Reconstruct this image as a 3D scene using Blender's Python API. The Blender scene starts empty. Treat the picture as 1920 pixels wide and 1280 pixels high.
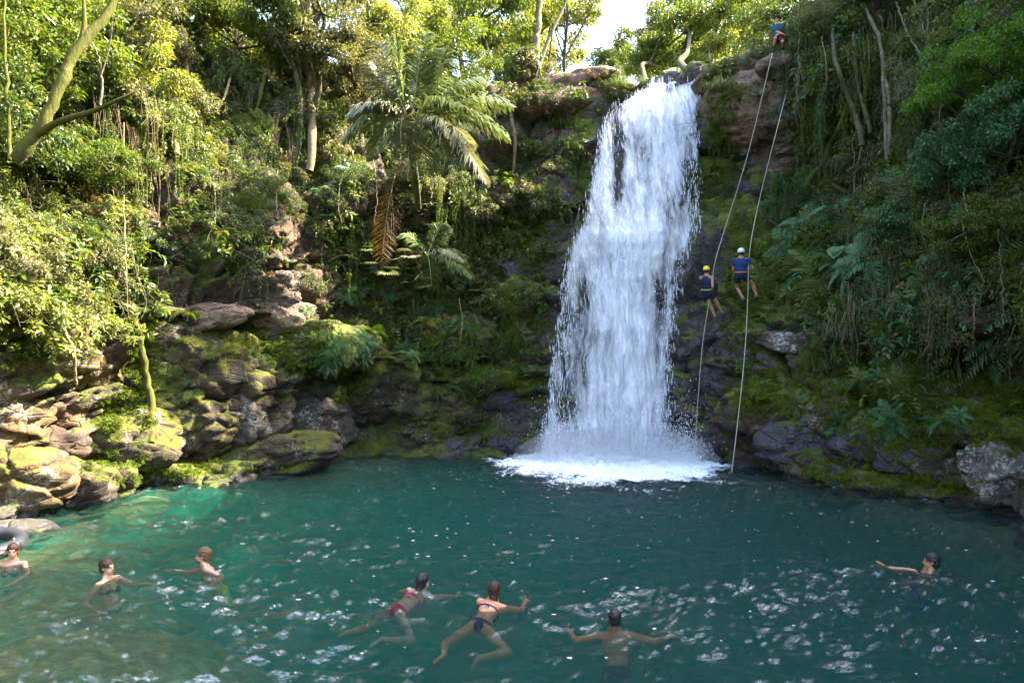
import bpy, bmesh, math, random
import numpy as np
from mathutils import Vector, Matrix, Quaternion
from mathutils.bvhtree import BVHTree

random.seed(7)
RNG = np.random.default_rng(11)
scene = bpy.context.scene
COL = scene.collection

# ------------------------------------------------------------------ camera
FPX = 1280.0                    # focal length in pixels of the 1920 px wide frame
CAM_Z = 3.0
HORIZON = 685.0
cam_data = bpy.data.cameras.new('camera')
cam_data.sensor_width = 36.0
cam_data.lens = 36.0 * FPX / 1920.0
cam_data.clip_start = 0.05
cam_data.clip_end = 1000.0
cam = bpy.data.objects.new('camera', cam_data)
COL.objects.link(cam)
cam.location = (0.0, 0.0, CAM_Z)
cam.rotation_euler = (math.radians(90), 0, 0)
cam_data.shift_y = (HORIZON - 640.0) / 1920.0   # rising-front view keeps the trunks upright
scene.camera = cam

# ------------------------------------------------------------------ sky, sun, exposure
SUN_DIR = Vector((0.70, 0.20, 0.71)).normalized()      # points to the sun: right and behind the falls
sun_el = math.asin(SUN_DIR.z)
sun_az = math.atan2(SUN_DIR.x, SUN_DIR.y)
world = bpy.data.worlds.new("World")
scene.world = world
world.use_nodes = True
wn = world.node_tree.nodes
wl = world.node_tree.links
wn.clear()
sky = wn.new('ShaderNodeTexSky')
sky.sky_type = 'NISHITA'
sky.sun_disc = False
sky.sun_elevation = sun_el
sky.sun_rotation = sun_az
sky.air_density = 1.0
sky.dust_density = 4.0
bg = wn.new('ShaderNodeBackground')
bg.inputs['Strength'].default_value = 0.11
wo = wn.new('ShaderNodeOutputWorld')
wl.new(sky.outputs[0], bg.inputs['Color'])
wl.new(bg.outputs[0], wo.inputs['Surface'])

sun_data = bpy.data.lights.new('sun', 'SUN')
sun_data.energy = 4.2
sun_data.angle = math.radians(0.5)
sun_data.color = (1.0, 0.89, 0.70)
sun = bpy.data.objects.new('sun', sun_data)
COL.objects.link(sun)
sun.rotation_euler = SUN_DIR.to_track_quat('Z', 'Y').to_euler()

scene.view_settings.view_transform = 'Standard'
scene.view_settings.look = 'None'
scene.view_settings.gamma = 1.0
scene.view_settings.use_curve_mapping = False
scene.view_settings.exposure = 3.55
scene.render.engine = 'CYCLES'
cy = scene.cycles
cy.max_bounces = 8
cy.diffuse_bounces = 3
cy.glossy_bounces = 3
cy.transmission_bounces = 4
cy.volume_bounces = 0
cy.transparent_max_bounces = 24
cy.sample_clamp_indirect = 6.0
cy.caustics_reflective = False
cy.caustics_refractive = False
cy.use_denoising = True

# ------------------------------------------------------------------ small helpers
def P(px, py, d):
    """world point seen at photo pixel (px, py) at depth d"""
    return Vector(((px - 960.0) / FPX * d, d, CAM_Z + (HORIZON - py) / FPX * d))

def pix(v):
    """world points (n,3) -> photo pixels (n,2)"""
    v = np.atleast_2d(v)
    d = np.maximum(v[:, 1], 0.1)
    return np.stack([960 + v[:, 0] / d * FPX, HORIZON - (v[:, 2] - CAM_Z) / d * FPX], 1)

def tag(o, label=None, cat=None, group=None, kind=None):
    if label: o['label'] = label
    if cat: o['category'] = cat
    if group: o['group'] = group
    if kind: o['kind'] = kind
    return o

def mesh_obj(name, verts, faces, mat=None, parent=None, smooth=True, attrs=None):
    """verts (n,3) array, faces (m,3|4) int array or list"""
    me = bpy.data.meshes.new(name)
    verts = np.asarray(verts, dtype=np.float32)
    faces = np.asarray(faces, dtype=np.int32)
    n, m, k = len(verts), len(faces), faces.shape[1]
    me.vertices.add(n)
    me.vertices.foreach_set('co', verts.ravel())
    me.loops.add(m * k)
    me.loops.foreach_set('vertex_index', faces.ravel())
    me.polygons.add(m)
    me.polygons.foreach_set('loop_start', np.arange(0, m * k, k, dtype=np.int32))
    try:
        me.polygons.foreach_set('loop_total', np.full(m, k, dtype=np.int32))
    except Exception:
        pass
    if smooth:
        me.polygons.foreach_set('use_smooth', np.ones(m, dtype=bool))
    me.update(calc_edges=True)
    if attrs:
        for an, av in attrs.items():
            a = me.attributes.new(an, 'FLOAT', 'POINT')
            a.data.foreach_set('value', np.asarray(av, dtype=np.float32))
    if mat:
        me.materials.append(mat)
    o = bpy.data.objects.new(name, me)
    COL.objects.link(o)
    if parent: o.parent = parent
    return o

def empty(name, loc, rz=0.0):
    o = bpy.data.objects.new(name, None)
    o.empty_display_size = 0.2
    o.location = loc
    o.rotation_euler = (0, 0, rz)
    COL.objects.link(o)
    return o

# ------------------------------------------------------------------ numpy noise
def _hash(ix, iy, iz, seed):
    h = (ix.astype(np.int64) * 374761393 + iy.astype(np.int64) * 668265263 + iz.astype(np.int64) * 2147483647 + seed * 1274126177) & 0xffffffff
    h = ((h ^ (h >> 13)) * 1274126177) & 0xffffffff
    h = ((h ^ (h >> 16)) * 2246822519) & 0xffffffff
    return ((h ^ (h >> 15)) & 0xffffff) / float(0xffffff)

def vnoise(p, seed=0):
    """value noise in -1..1, p (n,3)"""
    f = np.floor(p); t = p - f
    t = t * t * t * (t * (t * 6 - 15) + 10)
    i = f.astype(np.int64)
    r = 0
    for dx in (0, 1):
        wx = t[:, 0] if dx else 1 - t[:, 0]
        for dy in (0, 1):
            wy = t[:, 1] if dy else 1 - t[:, 1]
            for dz in (0, 1):
                wz = t[:, 2] if dz else 1 - t[:, 2]
                r = r + wx * wy * wz * _hash(i[:, 0] + dx, i[:, 1] + dy, i[:, 2] + dz, seed)
    return r * 2 - 1

def fbm(p, octaves=4, seed=0, gain=0.5, lac=2.03):
    a, r, tot = 1.0, 0, 0
    q = np.array(p, dtype=np.float64)
    for o in range(octaves):
        r = r + a * vnoise(q, seed + o * 17)
        tot += a; a *= gain; q = q * lac + 5.3
    return r / tot

def ridged(p, octaves=4, seed=0):
    a, r, tot = 1.0, 0, 0
    q = np.array(p, dtype=np.float64)
    for o in range(octaves):
        r = r + a * (1 - np.abs(vnoise(q, seed + o * 17)) * 2)
        tot += a; a *= 0.5; q = q * 2.1 + 3.1
    return r / tot

def worley(p, seed=0):
    """F1, F2, random value of nearest cell, (n,) each"""
    f = np.floor(p).astype(np.int64)
    n = len(p)
    F1 = np.full(n, 9.0); F2 = np.full(n, 9.0); cid = np.zeros(n)
    for dx in (-1, 0, 1):
        for dy in (-1, 0, 1):
            for dz in (-1, 0, 1):
                cx, cyy, cz = f[:, 0] + dx, f[:, 1] + dy, f[:, 2] + dz
                ox = cx + _hash(cx, cyy, cz, seed + 1)
                oy = cyy + _hash(cx, cyy, cz, seed + 2)
                oz = cz + _hash(cx, cyy, cz, seed + 3)
                d = np.sqrt((p[:, 0] - ox) ** 2 + (p[:, 1] - oy) ** 2 + (p[:, 2] - oz) ** 2)
                c = _hash(cx, cyy, cz, seed + 4)
                m = d < F1
                F2 = np.where(m, F1, np.minimum(F2, d))
                cid = np.where(m, c, cid)
                F1 = np.where(m, d, F1)
    return F1, F2, cid

def smooth01(a, b, x):
    t = np.clip((x - a) / (b - a), 0, 1)
    return t * t * (3 - 2 * t)

# ------------------------------------------------------------------ node material helpers
class NT:
    def __init__(self, name):
        self.m = bpy.data.materials.new(name)
        self.m.use_nodes = True
        self.n = self.m.node_tree.nodes
        self.l = self.m.node_tree.links
        self.n.clear()
        self.out = self.n.new('ShaderNodeOutputMaterial')
    def node(self, t, ins=None, **kw):
        nd = self.n.new(t)
        for k, v in kw.items(): setattr(nd, k, v)
        if ins:
            for k, v in ins.items():
                if isinstance(v, bpy.types.NodeSocket): self.l.new(v, nd.inputs[k])
                else: nd.inputs[k].default_value = v
        return nd
    def link(self, a, b): self.l.new(a, b)
    def coords(self): return self.node('ShaderNodeNewGeometry').outputs['Position']
    def noise(self, vec, scale, detail=4, rough=0.55, dist=0.0):
        return self.node('ShaderNodeTexNoise', {'Vector': vec, 'Scale': scale, 'Detail': detail, 'Roughness': rough, 'Distortion': dist}).outputs['Fac']
    def map(self, vec, scale=(1, 1, 1), rot=(0, 0, 0), loc=(0, 0, 0)):
        return self.node('ShaderNodeMapping', {'Vector': vec, 'Scale': scale, 'Rotation': rot, 'Location': loc}).outputs[0]
    def ramp(self, fac, stops):
        r = self.node('ShaderNodeValToRGB', {'Fac': fac})
        el = r.color_ramp.elements
        while len(el) < len(stops): el.new(0.5)
        for e, (p, c) in zip(el, stops):
            e.position = p
            e.color = (c, c, c, 1) if isinstance(c, (int, float)) else (*c, 1)
        return r.outputs['Color']
    def math(self, op, a, b=0.0, c=0.0, clamp=False):
        nd = self.node('ShaderNodeMath', operation=op, use_clamp=clamp)
        for i, v in enumerate((a, b, c)):
            if isinstance(v, bpy.types.NodeSocket): self.l.new(v, nd.inputs[i])
            else: nd.inputs[i].default_value = v
        return nd.outputs[0]
    def mix(self, fac, a, b, blend='MIX'):
        nd = self.node('ShaderNodeMix', data_type='RGBA', blend_type=blend)
        for k, v in ((0, fac), (6, a), (7, b)):
            if isinstance(v, bpy.types.NodeSocket): self.l.new(v, nd.inputs[k])
            elif k and isinstance(v, tuple): nd.inputs[k].default_value = (*v[:3], 1)
            else: nd.inputs[k].default_value = v
        return nd.outputs[2]
    def attr(self, name):
        return self.node('ShaderNodeAttribute', attribute_name=name).outputs['Fac']
    def bump(self, h, strength, dist, normal=None):
        ins = {'Height': h, 'Strength': strength, 'Distance': dist}
        if normal is not None: ins['Normal'] = normal
        return self.node('ShaderNodeBump', ins).outputs[0]
    def done(self, surf, vol=None):
        self.l.new(surf, self.out.inputs['Surface'])
        if vol is not None: self.l.new(vol, self.out.inputs['Volume'])
        return self.m

def rock_material(name, base_a=(0.035, 0.027, 0.02), base_b=(0.11, 0.085, 0.06), red=0.25, moss=0.5,
                  moss_lo=(0.035, 0.05, 0.008), moss_hi=(0.12, 0.14, 0.012), lichen=0.35, wet_attr=True, fixed_wet=0.0):
    t = NT(name)
    p = t.coords()
    nrm = t.node('ShaderNodeNewGeometry').outputs['Normal']
    nz = t.node('ShaderNodeSeparateXYZ', {0: nrm}).outputs['Z']
    n1 = t.noise(t.map(p, (1, 1, 2.2), (0.15, 0.2, 0)), 0.9, 6, 0.6)
    n2 = t.noise(p, 5.0, 6, 0.65)
    n3 = t.noise(p, 22.0, 5, 0.7)
    c = t.mix(t.ramp(n1, [(0.35, 0.0), (0.65, 1.0)]), base_a, base_b)
    c = t.mix(t.math('MULTIPLY', t.ramp(t.noise(t.map(p, loc=(9, 3, 1)), 0.55, 3), [(0.5, 0.0), (0.62, 1.0)]), red), c, (0.16, 0.07, 0.032))
    c = t.mix(t.ramp(n2, [(0.3, 0.55), (0.7, 0.0)]), c, (0.012, 0.01, 0.009))
    # pale lichen crusts, small broken patches
    li = t.math('MULTIPLY', t.ramp(t.noise(t.map(p, loc=(4, 8, 2)), 1.3, 3), [(0.52, 0.0), (0.6, 1.0)]),
                t.ramp(t.noise(p, 11.0, 5, 0.75), [(0.5, 0.0), (0.56, 1.0)]))
    c = t.mix(t.math('MULTIPLY', li, lichen), c, (0.42, 0.40, 0.34))
    # wet rock: darker, cooler, glossier
    wet = t.attr('wet') if wet_attr else None
    if wet is None:
        wv = t.node('ShaderNodeValue'); wv.outputs[0].default_value = fixed_wet; wet = wv.outputs[0]
    # splashed tide line just above the pool
    pz = t.node('ShaderNodeSeparateXYZ', {0: p}).outputs['Z']
    tide = t.math('SUBTRACT', pz, t.math('MULTIPLY', t.math('SUBTRACT', n1, 0.5), 0.5))
    wet = t.math('MAXIMUM', wet, t.ramp(tide, [(0.12, 1.0), (0.30, 0.0)]))
    cw = t.mix(t.ramp(t.noise(p, 7.0, 5, 0.7), [(0.5, 0.0), (0.75, 0.8)]), t.mix(0.6, c, (0.022, 0.022, 0.028)), (0.13, 0.12, 0.16))
    c = t.mix(wet, c, cw)
    # moss on upward and rough parts
    mo = t.math('ADD', t.math('MULTIPLY', nz, 0.55), t.math('MULTIPLY', t.math('SUBTRACT', t.noise(t.map(p, loc=(1, 2, 3)), 0.8, 5, 0.6), 0.5), 2.6))
    mo = t.math('ADD', mo, moss - 0.5)
    mo = t.math('ADD', mo, t.math('MULTIPLY', t.math('SUBTRACT', n2, 0.5), 1.0))
    if wet_attr:
        mo = t.math('ADD', mo, t.math('MULTIPLY', t.attr('moss'), 0.9))
    mo = t.ramp(mo, [(0.36, 0.0), (0.62, 1.0)])
    mc = t.mix(t.ramp(t.noise(p, 1.7, 4, 0.6), [(0.35, 0.0), (0.68, 1.0)]), moss_lo, moss_hi)
    mc = t.mix(t.ramp(n3, [(0.35, 0.6), (0.6, 0.0)]), mc, (0.015, 0.02, 0.005))
    c = t.mix(mo, c, mc)
    rough = t.math('SUBTRACT', 0.9, t.math('MULTIPLY', wet, 0.58))
    rough = t.math('MAXIMUM', rough, t.math('MULTIPLY', mo, 0.9))
    h = t.math('ADD', t.math('MULTIPLY', n2, 0.6), t.math('MULTIPLY', n3, 0.42))
    crack = t.node('ShaderNodeTexVoronoi', {'Vector': t.map(p, (1, 1, 2.0), (0.3, 0.2, 0)), 'Scale': 1.6}, feature='DISTANCE_TO_EDGE').outputs['Distance']
    h = t.math('ADD', h, t.math('MULTIPLY', t.ramp(crack, [(0.0, 0.0), (0.06, 1.0)]), 0.35))
    mossy = t.math('MULTIPLY', t.noise(p, 60.0, 3, 0.7), mo)
    h = t.math('ADD', h, t.math('MULTIPLY', mossy, 0.5))
    b = t.bump(h, 0.9, 0.12)
    bs = t.node('ShaderNodeBsdfPrincipled', {'Base Color': c, 'Roughness': rough, 'Normal': b})
    return t.done(bs.outputs[0])

def leaf_material(name, col, col2, var=0.5, trans=0.4, rough=0.45, spec=0.4):
    """leaf: random tint per instance and per leaf clump, translucent"""
    t = NT(name)
    oi = t.node('ShaderNodeObjectInfo').outputs['Random']
    p = t.coords()
    n = t.noise(p, 2.2, 3, 0.6)
    isl = t.node('ShaderNodeNewGeometry').outputs['Random Per Island']
    f = t.math('ADD', t.math('MULTIPLY', isl, 0.55), t.math('ADD', t.math('MULTIPLY', oi, 0.25), t.math('MULTIPLY', t.math('SUBTRACT', n, 0.5), 1.2)), clamp=True)
    c = t.mix(f, col, col2)
    c = t.mix(t.ramp(isl, [(0.93, 0.0), (0.96, 0.7)]), c, (0.16, 0.10, 0.04))
    d = t.node('ShaderNodeBsdfPrincipled', {'Base Color': c, 'Roughness': rough, 'Specular IOR Level': spec})
    tc = t.mix(1.0, c, (1.35, 1.25, 0.55), 'MULTIPLY')
    tr = t.node('ShaderNodeBsdfTranslucent', {'Color': tc})
    mx = t.node('ShaderNodeMixShader', {0: trans, 1: d.outputs[0], 2: tr.outputs[0]})
    return t.done(mx.outputs[0])

def simple_material(name, col, rough=0.7, noise=0.0, scale=20.0, spec=0.5, bump=0.0, col2=None, sss=0.0):
    t = NT(name)
    tc = t.node('ShaderNodeTexCoord').outputs['Object']
    n = t.noise(tc, scale, 4, 0.6)
    c2 = col2 or tuple(v * (1 - noise) for v in col)
    c = t.mix(t.ramp(n, [(0.3, 0.0), (0.7, 1.0)]), c2, col)
    ins = {'Base Color': c, 'Roughness': rough, 'Specular IOR Level': spec}
    if bump: ins['Normal'] = t.bump(n, bump, 0.02)
    if sss:
        ins['Subsurface Weight'] = sss; ins['Subsurface Scale'] = 0.02
    return t.done(t.node('ShaderNodeBsdfPrincipled', ins).outputs[0])
# ------------------------------------------------------------------ materials
M = {}
M['cliff'] = rock_material('cliff_rock', red=0.5, moss=0.62, lichen=0.4, base_a=(0.04, 0.028, 0.018), base_b=(0.16, 0.11, 0.07), moss_lo=(0.045, 0.065, 0.008), moss_hi=(0.17, 0.21, 0.014))
M['boulder_moss'] = rock_material('mossy_boulder_rock', moss=0.82, lichen=0.5, wet_attr=False, fixed_wet=0.0, red=0.2,
                                  base_a=(0.03, 0.02, 0.012), base_b=(0.11, 0.075, 0.042), moss_lo=(0.06, 0.075, 0.009), moss_hi=(0.22, 0.22, 0.014))
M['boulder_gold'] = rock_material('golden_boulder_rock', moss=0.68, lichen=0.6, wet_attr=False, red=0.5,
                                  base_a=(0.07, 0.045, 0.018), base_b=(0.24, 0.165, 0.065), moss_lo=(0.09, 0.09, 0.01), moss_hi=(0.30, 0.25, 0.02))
M['boulder_wet'] = rock_material('wet_boulder_rock', moss=0.5, lichen=0.3, wet_attr=False, fixed_wet=1.0, red=0.1,
                                 base_a=(0.05, 0.042, 0.042), base_b=(0.15, 0.13, 0.14), moss_lo=(0.05, 0.08, 0.01), moss_hi=(0.18, 0.22, 0.015))
M['boulder_pale'] = rock_material('pale_boulder_rock', moss=0.35, lichen=1.0, wet_attr=False, red=0.0,
                                  base_a=(0.05, 0.04, 0.028), base_b=(0.17, 0.145, 0.11), moss_lo=(0.04, 0.05, 0.01), moss_hi=(0.1, 0.11, 0.02))
M['boulder_brown'] = rock_material('brown_boulder_rock', moss=0.12, lichen=0.3, wet_attr=False, red=0.5,
                                   base_a=(0.11, 0.07, 0.045), base_b=(0.36, 0.24, 0.165), moss_lo=(0.04, 0.05, 0.01), moss_hi=(0.1, 0.11, 0.02))

# ------------------------------------------------------------------ cliff: one rock wall round the pool
# control points: base (x, y), then profile rows (offset back from the shore, height)
def prof(*r): return r
LEFT = prof((-0.5, -4), (0, -0.3), (0.15, 1.2), (0.5, 2.6), (0.7, 3.9), (0.1, 4.3), (0.4, 5.2), (1.6, 6.8), (3.0, 8.6), (4.5, 10.6), (6.5, 13), (9, 15.5), (14, 18), (40, 22))
LEFT2 = prof((-0.5, -4), (0, -0.3), (0.2, 1.2), (0.4, 2.6), (0.9, 3.9), (0.5, 4.4), (0.9, 5.4), (1.3, 7.2), (2.0, 9.0), (3.4, 11), (5.5, 13), (8, 15), (13, 17.5), (40, 21))
COVE = prof((-0.5, -4), (0.3, -0.3), (0.7, 1.0), (0.3, 2.4), (0.2, 3.6), (0.8, 4.3), (1.2, 5.4), (1.4, 7.2), (1.9, 9.0), (2.8, 11), (4.4, 13), (6.6, 14.8), (11, 16.2), (40, 20))
FALLL = prof((-0.5, -4), (0.2, -0.3), (0.6, 1.2), (0.5, 2.6), (0.7, 4), (1.0, 5.2), (1.3, 6.6), (1.9, 8.2), (2.6, 10), (3.4, 12), (4.6, 13.6), (7.0, 14.3), (12, 15.0), (40, 17))
FALL = prof((-0.5, -4), (0.3, -0.3), (0.5, 1.2), (0.7, 2.6), (0.9, 4), (1.1, 5.6), (1.4, 6.9), (2.4, 7.7), (2.9, 9.4), (3.5, 11.2), (4.4, 13.2), (5.4, 13.95), (12, 14.2), (40, 16))
FALLR = prof((-0.5, -4), (0.1, -0.3), (0.3, 1.2), (0.6, 2.6), (0.8, 4), (1.2, 5.4), (1.9, 6.8), (3.3, 8.2), (4.0, 9.8), (3.6, 11.2), (4.0, 13.2), (5.6, 14.7), (12, 15.8), (40, 18))
RIGHT = prof((-0.5, -4), (0, -0.3), (0.15, 1.2), (0.6, 2.4), (1.0, 3.4), (0.7, 4.2), (1.2, 5.4), (2.2, 7.2), (3.0, 9.2), (3.8, 11.2), (5.0, 13.2), (6.6, 15.2), (11, 18), (40, 24))
RIGHT2 = prof((-0.5, -4), (0, -0.3), (0.15, 1.2), (0.7, 2.2), (1.3, 3.0), (0.9, 3.7), (0.9, 5.2), (1.7, 7.2), (2.5, 9.2), (3.4, 11.2), (4.6, 13.2), (6.4, 15.2), (11, 18), (40, 24))
CTRL = [
    ((-14.0, -14.0), LEFT), ((-12.5, -6.0), LEFT), ((-11.2, 1.0), LEFT), ((-10.3, 7.0), LEFT), ((-10.1, 11.0), LEFT), ((-9.6, 14.2), LEFT),
    ((-8.9, 16.3), LEFT2), ((-7.6, 17.6), LEFT2), ((-6.2, 19.2), LEFT2), ((-5.0, 21.0), COVE), ((-3.2, 22.2), COVE), ((-1.2, 22.6), COVE),
    ((0.6, 22.4), FALLL), ((2.2, 22.0), FALL), ((3.8, 21.6), FALL), ((5.4, 20.9), FALLR), ((6.6, 19.2), FALLR), ((7.7, 17.6), RIGHT),
    ((8.6, 15.8), RIGHT2), ((9.4, 13.8), RIGHT2), ((9.6, 11.5), RIGHT2), ((9.4, 8.0), RIGHT2), ((10.0, 3.0), RIGHT2), ((11.5, -4.0), RIGHT2), ((13.0, -13.0), RIGHT2),
]
def catmull(A, t):
    """A (n,k), t array in 0..n-1"""
    n = len(A)
    i = np.clip(np.floor(t).astype(int), 0, n - 2)
    f = (t - i)[:, None]
    g = lambda j: A[np.clip(j, 0, n - 1)]
    p0, p1, p2, p3 = g(i - 1), g(i), g(i + 1), g(i + 2)
    return 0.5 * ((2 * p1) + (-p0 + p2) * f + (2 * p0 - 5 * p1 + 4 * p2 - p3) * f ** 2 + (-p0 + 3 * p1 - 3 * p2 + p3) * f ** 3)

base = np.array([c[0] for c in CTRL], float)
profs = np.array([[q for q in c[1]] for c in CTRL], float)       # (n, 14, 2)
# arc-length sampling of the shoreline
tt = np.linspace(0, len(CTRL) - 1, 4000)
bc = catmull(base, tt)
seg = np.r_[0, np.cumsum(np.linalg.norm(np.diff(bc, axis=0), axis=1))]
# denser where the camera looks
NS = 900
dens = np.where((bc[:, 1] > 6), 1.0, 0.35)
cum = np.r_[0, np.cumsum(np.linalg.norm(np.diff(bc, axis=0), axis=1) * dens[1:])]
tS = np.interp(np.linspace(0, cum[-1], NS), cum, tt)
B = catmull(base, tS)
Tn = np.gradient(B, axis=0); Tn /= np.linalg.norm(Tn, axis=1)[:, None]
OUT = np.stack([-Tn[:, 1], Tn[:, 0]], 1)       # away from the pool (shore runs left -> back -> right)
NP_ = profs.shape[1]
NV = 300
# spread rows so the upper knots (far plateau) get few
kn = np.array([0, .5, 1.0, 2, 3, 4, 5, 6, 7, 8, 9, 10, 11, 12, 13])
w = np.array([10, 24, 26, 26, 20, 20, 28, 30, 30, 30, 26, 20, 10], float)
cw = np.r_[0, np.cumsum(w)]; cw /= cw[-1]
tV = np.interp(np.linspace(0, 1, NV), cw, np.arange(NP_))
PF = catmull(profs.reshape(len(CTRL), -1), tS).reshape(NS, NP_, 2)   # profile per column
PFt = PF.transpose(1, 0, 2).reshape(NP_, -1)
SV = catmull(PFt, tV).reshape(NV, NS, 2)                              # (NV,NS,2)
# gentler tangential convergence: cap the fan behind concave bends
G = np.zeros((NV, NS, 3))
G[:, :, 0] = B[None, :, 0] + OUT[None, :, 0] * SV[:, :, 0]
G[:, :, 1] = B[None, :, 1] + OUT[None, :, 1] * SV[:, :, 0]
G[:, :, 2] = SV[:, :, 1]
def grid_normals(G):
    du = np.gradient(G, axis=1); dv = np.gradient(G, axis=0)
    n = np.cross(du, dv)
    n /= (np.linalg.norm(n, axis=2)[:, :, None] + 1e-9)
    return n
Nn = grid_normals(G)
# make the normals look into the pool
cen = np.array([0, 10, 6.0])
if np.mean(np.sum(Nn[40:200] * (cen - G[40:200]), axis=2)) < 0: Nn = -Nn
flat = G.reshape(-1, 3); nf = Nn.reshape(-1, 3)
up = smooth01(15, 22, SV[:, :, 0]).reshape(-1)                         # far plateau: calm
amp = 1 - 0.6 * up
# strata-tilted blocky displacement
R = np.array(Matrix.Rotation(math.radians(14), 3, 'Y') @ Matrix.Rotation(math.radians(-8), 3, 'X'))
q = flat @ R.T
wq = q + 0.35 * np.stack([fbm(q * 0.9, 3, 5), fbm(q * 0.9, 3, 6), fbm(q * 0.9, 3, 7)], 1)
F1, F2, cid = worley(wq * np.array([0.42, 0.42, 0.62]), 3)
d = (cid - 0.5) * 1.15 - 0.42 * (1 - smooth01(0.0, 0.16, F2 - F1))
F1, F2, cid = worley(wq * np.array([1.1, 1.1, 1.9]), 9)
d += (cid - 0.5) * 0.27 - 0.15 * (1 - smooth01(0.0, 0.14, F2 - F1))
F1, F2, cid = worley(wq * np.array([2.9, 2.9, 4.6]), 19)
d += (cid - 0.5) * 0.12 - 0.06 * (1 - smooth01(0.0, 0.15, F2 - F1))
d += 0.5 * fbm(flat * 0.3, 3, 31) + 0.16 * ridged(flat * 1.4, 4, 40) + 0.05 * fbm(flat * 6, 3, 44)
# behind the fall keep it calmer
fallmask = np.exp(-(((flat[:, 0] - 3.6) / 2.6) ** 4)) * (flat[:, 1] > 17)
d = d * (1 - 0.45 * fallmask) * amp
flat2 = flat + nf * d[:, None]
# carved recesses (px, py, depth guess handled by world position): x, y, z, rx, ry, rz, push
CAVES = [(-5.3, 20.6, 0.9, 1.0, 1.6, 1.5, 1.6), (-4.2, 21.6, 1.3, 1.3, 1.3, 1.3, 1.2), (-1.2, 22.4, 1.2, 1.4, 1.2, 0.9, 0.9), (-4.6, 21.5, 3.0, 1.0, 1.2, 0.8, 0.7),
         (-9.5, 15.5, 4.6, 1.6, 1.6, 0.45, 1.1), (-7.6, 17.9, 4.9, 1.3, 1.4, 0.35, 1.0), (-6.6, 18.8, 4.1, 1.2, 1.2, 0.3, 0.8), (10.0, 13.4, 2.9, 1.2, 2.6, 0.7, 1.0), (7.9, 17.4, 3.3, 1.2, 1.2, 0.5, 0.7),
         (7.2, 22.6, 10.3, 1.6, 1.4, 0.5, 0.8), (-10.3, 13.0, 2.1, 1.2, 1.2, 0.6, 0.9)]
for (cx, cy_, cz, rx, ry, rz, push) in CAVES:
    e = ((flat2[:, 0] - cx) / rx) ** 2 + ((flat2[:, 1] - cy_) / ry) ** 2 + ((flat2[:, 2] - cz) / rz) ** 2
    flat2 -= nf * (push * np.exp(-e * e * 0.7))[:, None]
G2 = flat2.reshape(NV, NS, 3)
idx = np.arange(NV * NS).reshape(NV, NS)
quads = np.stack([idx[:-1, :-1], idx[:-1, 1:], idx[1:, 1:], idx[1:, :-1]], -1).reshape(-1, 4)
Nf = grid_normals(G2)
if np.mean(np.sum(Nf[40:200] * (cen - G2[40:200]), axis=2)) < 0: Nf = -Nf
WALLN = Nf.reshape(-1, 3)
# wetness near the falls, moss patches seen in the photograph
fx = np.abs(flat2[:, 0] - np.interp(flat2[:, 2], [0, 6, 14], [2.9, 4.2, 6.0]))
wet = (1 - smooth01(2.0, 4.6, fx + 0.9 * fbm(flat2 * 0.7, 3, 50))) * smooth01(17, 19, flat2[:, 1])
wet = np.maximum(wet, (1 - smooth01(0.1, 0.5, flat2[:, 2] + 0.2 * fbm(flat2 * 2, 2, 51))))
pw = pix(flat2)
def blob(px, py, rx, ry):
    return np.exp(-(((pw[:, 0] - px) / rx) ** 2 + ((pw[:, 1] - py) / ry) ** 2)) * (flat2[:, 1] > 5)
mossm = np.zeros(len(flat2))
for b_ in [(450, 640, 200, 50), (800, 700, 120, 70), (330, 750, 70, 90), (560, 850, 160, 30), (820, 560, 60, 90), (1430, 560, 60, 100), (990, 460, 30, 80), (950, 610, 40, 90), (1090, 300, 20, 90), (900, 720, 90, 40), (850, 790, 60, 50), (1010, 380, 40, 30), (1350, 220, 25, 100),
           (1340, 330, 60, 60), (1400, 480, 40, 150), (1480, 760, 120, 60), (1560, 460, 60, 200), (1700, 780, 150, 60), (620, 650, 140, 40), (270, 700, 30, 140), (90, 660, 90, 60),
           (400, 470, 60, 90), (1880, 760, 60, 90), (1700, 900, 120, 60), (1150, 170, 60, 25)]:
    mossm = np.maximum(mossm, blob(*b_))
# drier brown rock shelf right of the lip, bare earth
for b_ in [(1430, 180, 60, 80), (1060, 160, 80, 35), (560, 530, 60, 40), (1460, 640, 60, 30)]:
    mossm = mossm - 1.2 * blob(*b_)
    wet = wet * (1 - 0.9 * blob(*b_))
cliff = mesh_obj('cliff', flat2, quads, M['cliff'], attrs={'wet': wet, 'moss': mossm})
tag(cliff, kind='structure')
wall_bvh = BVHTree.FromPolygons([tuple(v) for v in flat2[:, :].tolist()], quads.tolist())
CAMV = Vector((0, 0, CAM_Z))
def cast(px, py, bvh=None, fallback=24.0):
    dirv = (P(px, py, 10.0) - CAMV).normalized()
    hit, nr, fi, dist = (bvh or wall_bvh).ray_cast(CAMV, dirv)
    if hit is None:
        return P(px, py, fallback), Vector((0, -1, 0))
    if nr.dot(dirv) > 0: nr = -nr
    return hit, nr

# ------------------------------------------------------------------ pool bed
gx = np.linspace(-16, 16, 220); gy = np.linspace(-16, 25, 280)
X, Y = np.meshgrid(gx, gy)
pb = np.stack([X.ravel(), Y.ravel(), np.zeros(X.size)], 1)
sd = np.full(len(pb), 99.0)
for k in range(0, NS, 6):
    sd = np.minimum(sd, np.hypot(pb[:, 0] - B[k, 0], pb[:, 1] - B[k, 1]))
deep = 3.4 * smooth01(0.0, 3.6, sd)
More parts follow.
